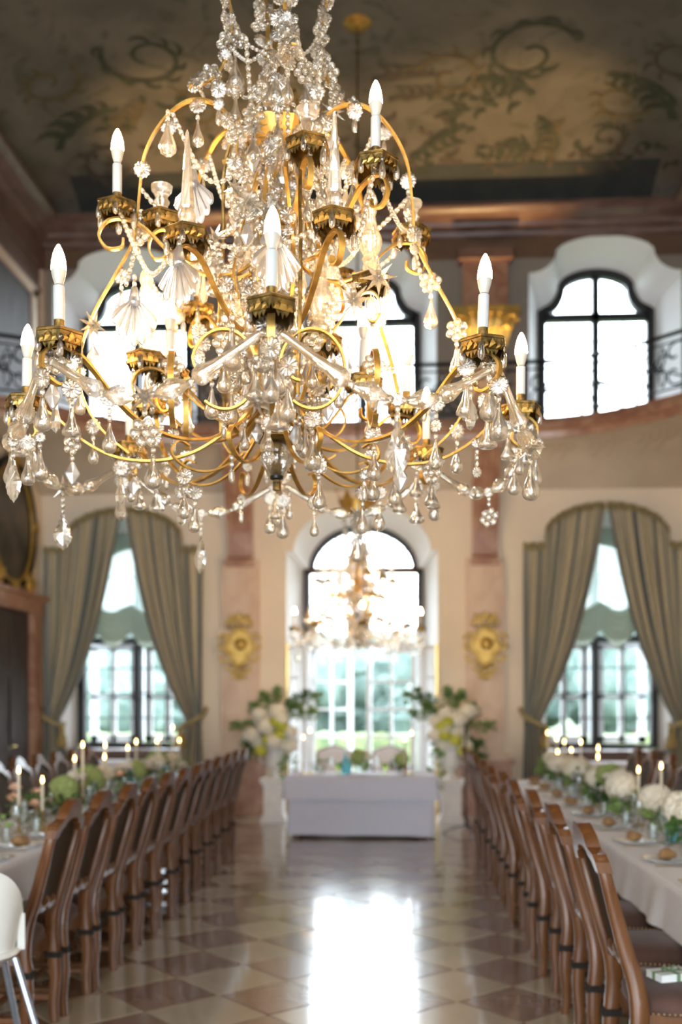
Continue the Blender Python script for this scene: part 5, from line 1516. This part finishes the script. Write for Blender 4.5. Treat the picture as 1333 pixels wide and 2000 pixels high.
def rose_mesh(name, m, r):
    mb = MB(); mb.ball((0, 0, 0), r * .6, 10, 6)
    for ring, (k, rad, h) in enumerate(((4, .55, .9), (5, .8, .6), (6, 1.0, .3))):
        for i in range(k):
            a = 2 * PI * (i + ring * .5) / k
            pts = [[(r * rad * q * math.cos(a + b), r * rad * q * math.sin(a + b), r * (h * zz - .35)) for b in (-.6, -.2, .2, .6)] for q, zz in ((.35, -.3), (.85, .2), (1.05, .75), (1.15, 1.0))]
            mb.grid(pts)
    return mb.mesh(name, m)
BL = {'hydrangea': bloom_mesh('hydrangea_bloom', 'hydrangea', .095, 90, 1), 'green': bloom_mesh('green_hydrangea_bloom', 'hydrangea_green', .10, 110, 2, 1.0), 'yellow': bloom_mesh('yellow_bloom', 'yellow', .07, 60, 3),
      'rose': rose_mesh('white_rose_bloom', 'rose_white', .04), 'peach': rose_mesh('peach_rose_bloom', 'rose_peach', .04)}
BN = {'hydrangea': 'hydrangea_bloom', 'green': 'green_hydrangea_bloom', 'yellow': 'yellow_bloom', 'rose': 'rose_bloom', 'peach': 'peach_rose_bloom'}
vase_me = MB().lathe([(.04, 0), (.042, .004), (.012, .012), (.012, .03), (.045, .05), (.06, .085), (.062, .10), (.058, .10), (.05, .07), (.01, .045), (.0001, .045)], 18).mesh('glass_vase', 'table_glass')
leafs = [leaf_cluster(90, .10, .10, .075, .055, s_).mesh('foliage', 'leaf' if s_ % 3 else 'leaf_light', smooth=False) for s_ in range(5)]
leafs_l = [leaf_cluster(70, .13, .12, .10, .045, s_ + 20).mesh('foliage', 'leaf_light' if s_ % 2 else 'leaf', smooth=False) for s_ in range(4)]
def posy(x, y, z, blooms, label, group, seed, sc_=1.0, light=False):
    q = random.Random(seed); r = empty('flower_posy', (x, y, z)); tag(r, label, 'flowers', group)
    inst('vase', vase_me, r, S(sc_))
    stuff(inst('foliage', (leafs_l if light else leafs)[seed % 4], r, T(0, 0, .13 * sc_) @ RZ(seed) @ S(sc_)))
    for k, b in enumerate(blooms):
        a = seed + k * 2.4; rr = (.05 if len(blooms) > 1 else 0) * sc_ if b in ('hydrangea', 'green', 'yellow') else .10 * sc_
        zz = (.21 if b in ('hydrangea', 'green', 'yellow') else q.uniform(.15, .26)) * sc_
        inst(BN[b], BL[b], r, T(rr * math.cos(a), rr * math.sin(a), zz) @ RZ(a) @ RX(q.uniform(-.4, .4)) @ S(q.uniform(.75, 1.05) * sc_))
    return r
TZ = .754
rc, lc = 2.17, -1.925
R_POSY = [(4.98, ['hydrangea', 'rose']), (5.66, ['hydrangea', 'hydrangea', 'rose']), (6.42, ['hydrangea', 'rose', 'rose']), (7.13, ['rose', 'rose', 'hydrangea']), (7.66, ['rose', 'hydrangea', 'rose']), (8.06, ['green', 'hydrangea', 'rose']), (8.6, ['hydrangea', 'rose', 'rose']),
          (9.06, ['hydrangea', 'rose']), (9.56, ['hydrangea', 'hydrangea']), (9.98, ['hydrangea', 'rose', 'hydrangea']), (10.52, ['hydrangea', 'hydrangea', 'rose']), (10.90, ['hydrangea', 'rose'])]
for k, (y, b) in enumerate(R_POSY): posy(rc + .03 * (-1) ** k, y, TZ, b, ORD[11 - k] + ' posy of cream hydrangeas from the window end of the table opposite the high chair', 'hydrangea posies', k + 1, 1.12)
L_POSY = [(5.6, ['rose', 'hydrangea']), (6.55, ['peach', 'peach', 'peach', 'peach', 'peach']), (7.05, ['green']), (7.68, ['hydrangea', 'rose', 'green']), (8.16, ['hydrangea', 'peach', 'rose']), (8.54, ['rose', 'rose']), (8.92, ['green', 'rose', 'hydrangea']), (9.32, ['rose', 'rose', 'hydrangea']),
          (9.58, ['hydrangea', 'rose', 'rose']), (10.18, ['green', 'hydrangea']), (10.68, ['hydrangea', 'rose'])]
for k, (y, b) in enumerate(L_POSY):
    lab = 'posy of peach roses beside two candles on the high chair table' if k == 1 else 'big round green hydrangea ball in a glass on the high chair table' if k == 2 else 'loose cream and green posy, ' + ORD[10 - k] + ' from the window end of the high chair table'
    o = posy(lc + .03 * (-1) ** k, y, TZ, b, lab, 'posies of the high chair table', k + 31, 1.02 if k == 2 else 1.1, k != 2)

candle_st = MB().lathe([(.04, 0), (.042, .004), (.03, .010), (.008, .016), (.007, .10), (.014, .112), (.016, .13), (.011, .13), (.0001, .125)], 14).mesh('candlestick', 'brass')
candle_wx = MB().lathe([(.0105, 0), (.0095, .24), (.004, .25), (.0001, .25)], 10).mesh('taper', 'candle_wax')
wick = MB().tube([(0, 0, 0), (0, 0, .012)], .0015, 5).mesh('wick', 'black_metal')
flame_me = MB().lathe([(.0001, 0), (.007, .008), (.009, .018), (.006, .034), (.002, .046), (.0001, .05)], 10).mesh('flame', 'flame')
def candle(x, y, z, h, label, group):
    r = empty('taper_candle', (x, y, z)); tag(r, label, 'candle', group)
    inst('candlestick', candle_st, r); k = (h - .13) / .25
    inst('taper', candle_wx, r, T(0, 0, .126) @ Matrix.Scale(k, 4, (0, 0, 1))); inst('wick', wick, r, T(0, 0, .125 + .25 * k)); inst('flame', flame_me, r, T(0, 0, .130 + .25 * k))
for k, (y, h, dx) in enumerate([(5.82, .40, .0), (6.66, .40, .07), (6.9, .36, -.02), (8.22, .38, -.03), (8.46, .44, .02), (9.25, .46, .02), (9.4, .38, -.04), (10.15, .43, .02), (10.32, .32, -.02), (10.7, .44, .03), (10.8, .5, -.05)]):
    candle(rc + dx, y, TZ, h, ORD[10 - k] + ' lit taper candle from the window end, among the cream hydrangeas', 'tapers of the hydrangea table')
for k, (y, h, dx) in enumerate([(6.32, .38, -.02), (6.42, .31, .10), (7.32, .40, .02), (7.42, .50, .05), (7.98, .38, .05), (8.1, .47, .02), (8.72, .42, .04), (9.12, .46, .01), (9.75, .48, .08), (9.84, .44, .03), (10.45, .56, .05), (10.55, .42, .10)]):
    candle(lc + dx, y, TZ, h, ORD[11 - k] + ' lit taper candle from the window end of the high chair table', 'tapers of the high chair table')

# place settings
plate_me = MB().lathe([(.0001, .004), (.075, .004), (.085, .010), (.125, .016), (.126, .013), (.08, .0), (.0001, .0)], 28).mesh('dinner_plate', 'plate')
mbr = MB(); mbr.ball((0, 0, .030), .055, 14, 8, (1.15, .8, .55), .35, 3); bread_me = mbr.mesh('bread_roll', 'bread')
wine_me = MB().lathe([(.034, 0), (.034, .003), (.006, .008), (.004, .03), (.004, .085), (.02, .105), (.036, .135), (.038, .16), (.032, .20), (.0305, .20), (.036, .16), (.034, .137), (.019, .109), (.0001, .10)], 16).mesh('wine_glass', 'table_glass')
tumb_me = MB().lathe([(.028, 0), (.03, .004), (.034, .09), (.0325, .09), (.028, .008), (.0001, .008)], 14).mesh('tumbler', 'table_glass')
flute_me = MB().lathe([(.03, 0), (.03, .003), (.005, .008), (.004, .07), (.016, .10), (.022, .15), (.021, .225), (.0195, .225), (.020, .15), (.0001, .095)], 14).mesh('champagne_flute', 'table_glass')
knife_me = MB().box(-.006, .006, -.10, .0, .001, .005).add([(-.009, 0, .001), (.009, 0, .001), (.008, .09, .001), (-.002, .11, .001), (-.008, .09, .001), (-.009, 0, .004), (.009, 0, .004), (.008, .09, .003), (-.002, .11, .003), (-.008, .09, .003)],
        [(4, 3, 2, 1, 0), (5, 6, 7, 8, 9), (0, 1, 6, 5), (1, 2, 7, 6), (2, 3, 8, 7), (3, 4, 9, 8), (4, 0, 5, 9)]).mesh('table_knife', 'brass', smooth=False)
fk = MB().box(-.004, .004, -.10, .03, .001, .005).box(-.011, .011, .03, .055, .001, .005)
for x in (-.009, -.003, .003, .009): fk.box(x - .0018, x + .0018, .055, .10, .001, .004)
fork_me = fk.mesh('table_fork', 'brass', smooth=False)
def setting(xp, y, dirx, tbl, seat):
    """dirx: from the diner towards the middle of the table"""
    rz = -PI / 2 if dirx > 0 else PI / 2
    nm = 'hydrangea table' if tbl else 'high chair table'
    def put(name, me, dx, dy, dz, lab, cat, rot=0):
        o = inst(name, me, None, T(xp + dirx * dx, y + dy, TZ + dz) @ RZ(rz + rot)); tag(o, lab + ', ' + seat, cat, name.replace('_', ' ') + 's on the ' + nm)
    put('dinner_plate', plate_me, 0, 0, .0, 'round white dinner plate', 'plate')
    put('bread_roll', bread_me, 0, .0, .008, 'brown bread roll', 'bread', random.uniform(-.8, .8))
    put('table_fork', fork_me, 0, .155 * dirx, 0, 'gold coloured fork', 'fork'); put('table_knife', knife_me, 0, -.155 * dirx, 0, 'gold coloured knife', 'knife')
    put('wine_glass', wine_me, .175, -.10, 0, 'clear stemmed wine glass', 'glass'); 'wall side' in seat or put('champagne_flute', flute_me, .165, .0, 0, 'tall clear champagne flute', 'glass'); put('tumbler', tumb_me, .15, .16, 0, 'clear water tumbler', 'glass')
for k, y in enumerate(right_seats): setting(RX0 + .155, y, 1, True, ORD[k] + ' aisle seat from the gift box chair, hydrangea table')
for k, y in enumerate(rf): setting(RX1 - .155, y, -1, True, ORD[5 - k] + ' wall side seat from the window, hydrangea table')
for k, y in enumerate(left_seats): setting(LX1 - .155, y, -1, False, ORD[k] + ' aisle seat from the high chair')
for k, y in enumerate(lf): setting(LX0 + .155, y, 1, False, ORD[6 - k] + ' wall side seat from the window, high chair table')
bottle_me = MB().lathe([(.05, 0), (.054, .006), (.056, .13), (.05, .16), (.02, .19), (.017, .24), (.022, .25), (.018, .25), (.013, .24), (.016, .19), (.046, .155), (.05, .01), (.0001, .012)], 18).mesh('water_carafe', 'teal_glass')
for y, dx in ((7.42, -.06), (8.65, .08), (9.95, .06)):
    tag(inst('water_carafe', bottle_me, None, T(lc + dx, y, TZ)), ORD[(7.42, 8.65, 9.95).index(y)] + ' blue-green glass carafe from the green hydrangea ball, high chair table', 'carafe', 'carafes of the high chair table')
for y, dx in ((6.08, .0), (7.55, .06), (9.58, .05)):
    tag(inst('water_carafe', bottle_me, None, T(rc + dx, y, TZ)), ORD[2 - (6.08, 7.55, 9.58).index(y)] + ' blue-green glass carafe from the window end, among the cream hydrangeas', 'carafe', 'carafes of the hydrangea table')

# head table dressing
HZ = .737
for x, y, h, w in ((-.63, 12.0, .42, 'portrait'), (-.56, 12.15, .50, 'portrait'), (.60, 12.0, .40, 'black stand'), (.68, 12.15, .47, 'black stand')): candle(x, y, HZ, h, ('taller' if h > .45 else 'shorter') + ' lit taper candle of the head table pair towards the ' + w + ' side', 'tapers of the head table')
posy(.06, 12.05, HZ, ['hydrangea', 'green', 'hydrangea'], 'cream and green posy in the middle of the head table', 'head table posies', 52, 1.0)
posy(-.42, 12.1, HZ, ['rose', 'rose'], 'small white rose posy on the head table beside the portrait side tapers', 'head table posies', 55, .8, True)
posy(.52, 12.2, HZ, ['rose', 'green'], 'small rose and green posy on the head table beside the black stand side tapers', 'head table posies', 54, .8)
gob_me = MB().lathe([(.03, 0), (.03, .004), (.007, .01), (.006, .06), (.03, .08), (.04, .11), (.04, .14), (.038, .14), (.036, .11), (.0001, .08)], 16).mesh('green_goblet', 'green_glass')
for x, w in ((-.20, 'portrait'), (.36, 'black stand')): tag(inst('green_goblet', gob_me, None, T(x, 11.95, HZ)), 'green glass goblet on the head table, ' + w + ' side of the middle posy', 'glass', 'head table goblets')
for x, w in ((-.10, 'inner glass, portrait'), (-.30, 'outer glass, portrait'), (.26, 'inner glass, black stand'), (.46, 'outer glass, black stand')): tag(inst('wine_glass', wine_me, None, T(x, 12.25, HZ)), 'clear stemmed wine glass on the head table, ' + w + ' side', 'glass', 'head table wine glasses')
tag(inst('water_carafe', bottle_me, None, T(-.12, 12.1, HZ)), 'blue-green glass water carafe on the head table', 'carafe')

# pedestals, urns and tall arrangements
def pedestal(x, y, side, seed):
    r = empty('stone_pedestal', (x, y, 0)); tag(r, 'square white pedestal beside the head table, on the ' + side + ' side', 'pedestal', 'white pedestals')
    MB().box(-.17, .17, -.17, .17, 0, .06).box(-.15, .15, -.15, .15, .06, .10).build('base', 'stone', r, smooth=False)
    MB().box(-.13, .13, -.13, .13, .10, .50).build('shaft', 'stone', r, smooth=False)
    MB().box(-.15, .15, -.15, .15, .50, .54).box(-.175, .175, -.175, .175, .54, .59).build('cap', 'stone', r, smooth=False)
    u = empty('stone_urn', (x, y, .591)); tag(u, 'white classical urn on the pedestal, ' + side + ' side', 'urn', 'white urns')
    MB().lathe([(.09, 0), (.09, .02), (.05, .04), (.035, .09), (.05, .12), (.10, .15), (.13, .22), (.125, .30), (.14, .36), (.165, .40), (.165, .42), (.14, .42), (.12, .36), (.0001, .34)], 24).build('bowl', 'stone', u)
    for sx in (-1, 1): MB().tube(cr([(sx * .125, 0, .20), (sx * .19, 0, .24), (sx * .19, 0, .33), (sx * .14, 0, .36)], 5), .012, 6).build('handle', 'stone', u)
    q = random.Random(seed); f = empty('flower_arrangement', (x, y, .591 + .40)); tag(f, 'tall arrangement of cream hydrangeas, yellow blooms and branches in the urn, ' + side + ' side', 'flowers', 'urn arrangements')
    for k in range(14):
        a = k * 2.4; rr = .05 + .20 * q.random(); zz = .04 + .46 * (k / 13)
        inst('hydrangea_bloom', BL['hydrangea'], f, T(rr * math.cos(a) * 1.2, rr * math.sin(a) * .6 - .12, zz) @ RZ(a) @ S(q.uniform(1.0, 1.3)))
    for k, (dx, dz) in enumerate(((.13, .30), (.09, .18), (-.15, -.02), (.05, .36), (-.05, .12))): inst('yellow_bloom', BL['yellow'], f, T(dx * (1 if side == 'portrait' else -1), -.26, dz) @ S(1.15))
    mb = leaf_cluster(170, .24, .16, .20, .075, seed, (0, .06, .08)); stuff(mb.build('foliage', 'leaf', f, smooth=False))
    mb = leaf_cluster(60, .10, .10, .28, .07, seed + 3, (.20 * (1 if side == 'portrait' else -1), -.10, -.25)); stuff(mb.build('trailing_foliage', 'leaf_light', f, smooth=False))
    for k, (dx, dz) in enumerate(((-.55, .30), (-.40, .05), (-.15, .70), (.05, .75), (.45, .72), (.55, .45), (.35, .55), (-.45, -.12), (-.30, .55), (.62, .68))):
        dx *= 1 if side == 'portrait' else -1
        pts = cr([(0, 0, 0), (dx * .35, -.04, dz * .6 + .1), (dx * .8, -.06, dz * .95), (dx, -.05, dz)], 5)
        br = MB().tube(pts, .005, 5).build('branch', 'leaf', f)
        mb = MB()
        for i in range(5, len(pts)):
            for j in range(9):
                d = Vector((q.uniform(-1, 1), q.uniform(-1, 1), q.uniform(-.6, 1))).normalized(); s_ = q.uniform(.06, .095)
                mb.add([(0, 0, 0), (.4 * s_, .1 * s_, .45 * s_), (0, .05 * s_, s_), (-.4 * s_, .1 * s_, .45 * s_)], [(0, 1, 2), (0, 2, 3)], T(*(pts[i] + d * q.uniform(.01, .05))) @ toward(d))
        stuff(mb.build('branch_leaves', ('leaf_light', 'leaf', 'leaf_light')[k % 3], br, smooth=False))
pedestal(-1.14, 13.3, 'portrait', 5); pedestal(1.22, 13.3, 'black stand', 9)

# black tripod stand
r = empty('tripod_stand', (1.34, 12.2, 0)); tag(r, 'black stand with a folding tripod foot beside the pedestal', 'stand')
MB().tube([(0, 0, .08), (0, 0, 1.35)], .012, 8).build('pole', 'black_metal', r)
for k in range(3):
    a = 2.9 + k * 2.094
    l = MB().tube([(0, 0, .12), (.28 * math.cos(a), .28 * math.sin(a), .012)], .010, 6).build('leg', 'black_metal', r)
    MB().ball((.28 * math.cos(a), .28 * math.sin(a), .015), .016, 8, 6).build('rubber_foot', 'grey_metal', l)
MB().tube([(0, 0, 1.33), (.10, .05, 1.42), (.2, .1, 1.46)], .009, 6).build('boom', 'black_metal', r)
MB().ball((0, 0, 1.33), .022, 8, 6).build('clamp', 'black_metal', r)

# gift boxes on seats
def gift(x, y, z, label, rz):
    r = empty('gift_box', (x, y, z), rz); tag(r, label, 'gift box', 'ribboned gift boxes')
    MB().box(-.075, .075, -.05, .05, 0, .028).build('box', 'gift', r, smooth=False)
    MB().box(-.077, .077, -.008, .008, -.0005, .0295).box(-.008, .008, -.052, .052, -.0005, .0295).build('ribbon', 'ribbon', r, smooth=False)
    for sx in (-1, 1): MB().ribbon(cr([(0, 0, .03), (sx * .02, .012, .045), (sx * .035, .0, .036), (sx * .02, -.01, .032), (0, 0, .03)], 4), .012, .002, (0, 1, 0)).build('bow_loop', 'ribbon', r)
gift(1.555, 3.90, .529, 'white gift box with sage ribbon on the chair of the hydrangea table', .35)
gift(-1.36, 4.66, .529, 'white gift box with sage ribbon on the chair beside the high chair', 1.2)
gift(-1.34, 5.18, .529, 'white gift box with sage ribbon on the second chair from the high chair', 1.0)

# white toddler high chair
r = empty('high_chair', (-1.24, 4.0, 0), math.radians(35)); tag(r, 'white plastic high chair on grey splayed tube legs at the table end', 'high chair')
rows = []
for j in range(13):
    t = j / 12; row = []
    for i in range(17):
        a = PI * (i / 16); w = .17 + .02 * t
        x = -w * math.cos(a); y = -.16 * math.sin(a) - .02 * t
        zt = .56 + (.30 * math.sin(a) ** .7 + .06) * t
        row.append((x * (1 + .05 * t), y + .02, zt))
    rows.append(row)
mb = MB(); mb.grid(rows); mb.grid([[(x * .94, y * .9 + .0, z) for x, y, z in q] for q in reversed(rows)])
mb.grid([rows[-1], [(x * .94, y * .9, z) for x, y, z in rows[-1]]])
mb.build('backrest_shell', 'plastic_white', r, angle=60)
MB().lathe([(.0001, .53), (.15, .535), (.185, .56), (.17, .575), (.0001, .572)], 20).build('seat_pan', 'plastic_white', r)
MB().box(-.20, .20, .14, .36, .70, .72).box(-.20, .20, .34, .36, .72, .74).build('tray', 'plastic_white', r)
for sx in (-1, 1):
    MB().box(sx * .185 - .015, sx * .185 + .015, -.04, .16, .56, .71).build('arm_wall', 'plastic_white', r)
    for sy in (-1, 1):
        lg = MB().tube([(sx * .14, sy * .12, .55), (sx * .27, sy * .26, .01)], .014, 8).build('leg', 'grey_metal', r)
        MB().ball((sx * .27, sy * .26, .014), .017, 8, 6).build('foot_cap', 'plastic_white', lg)
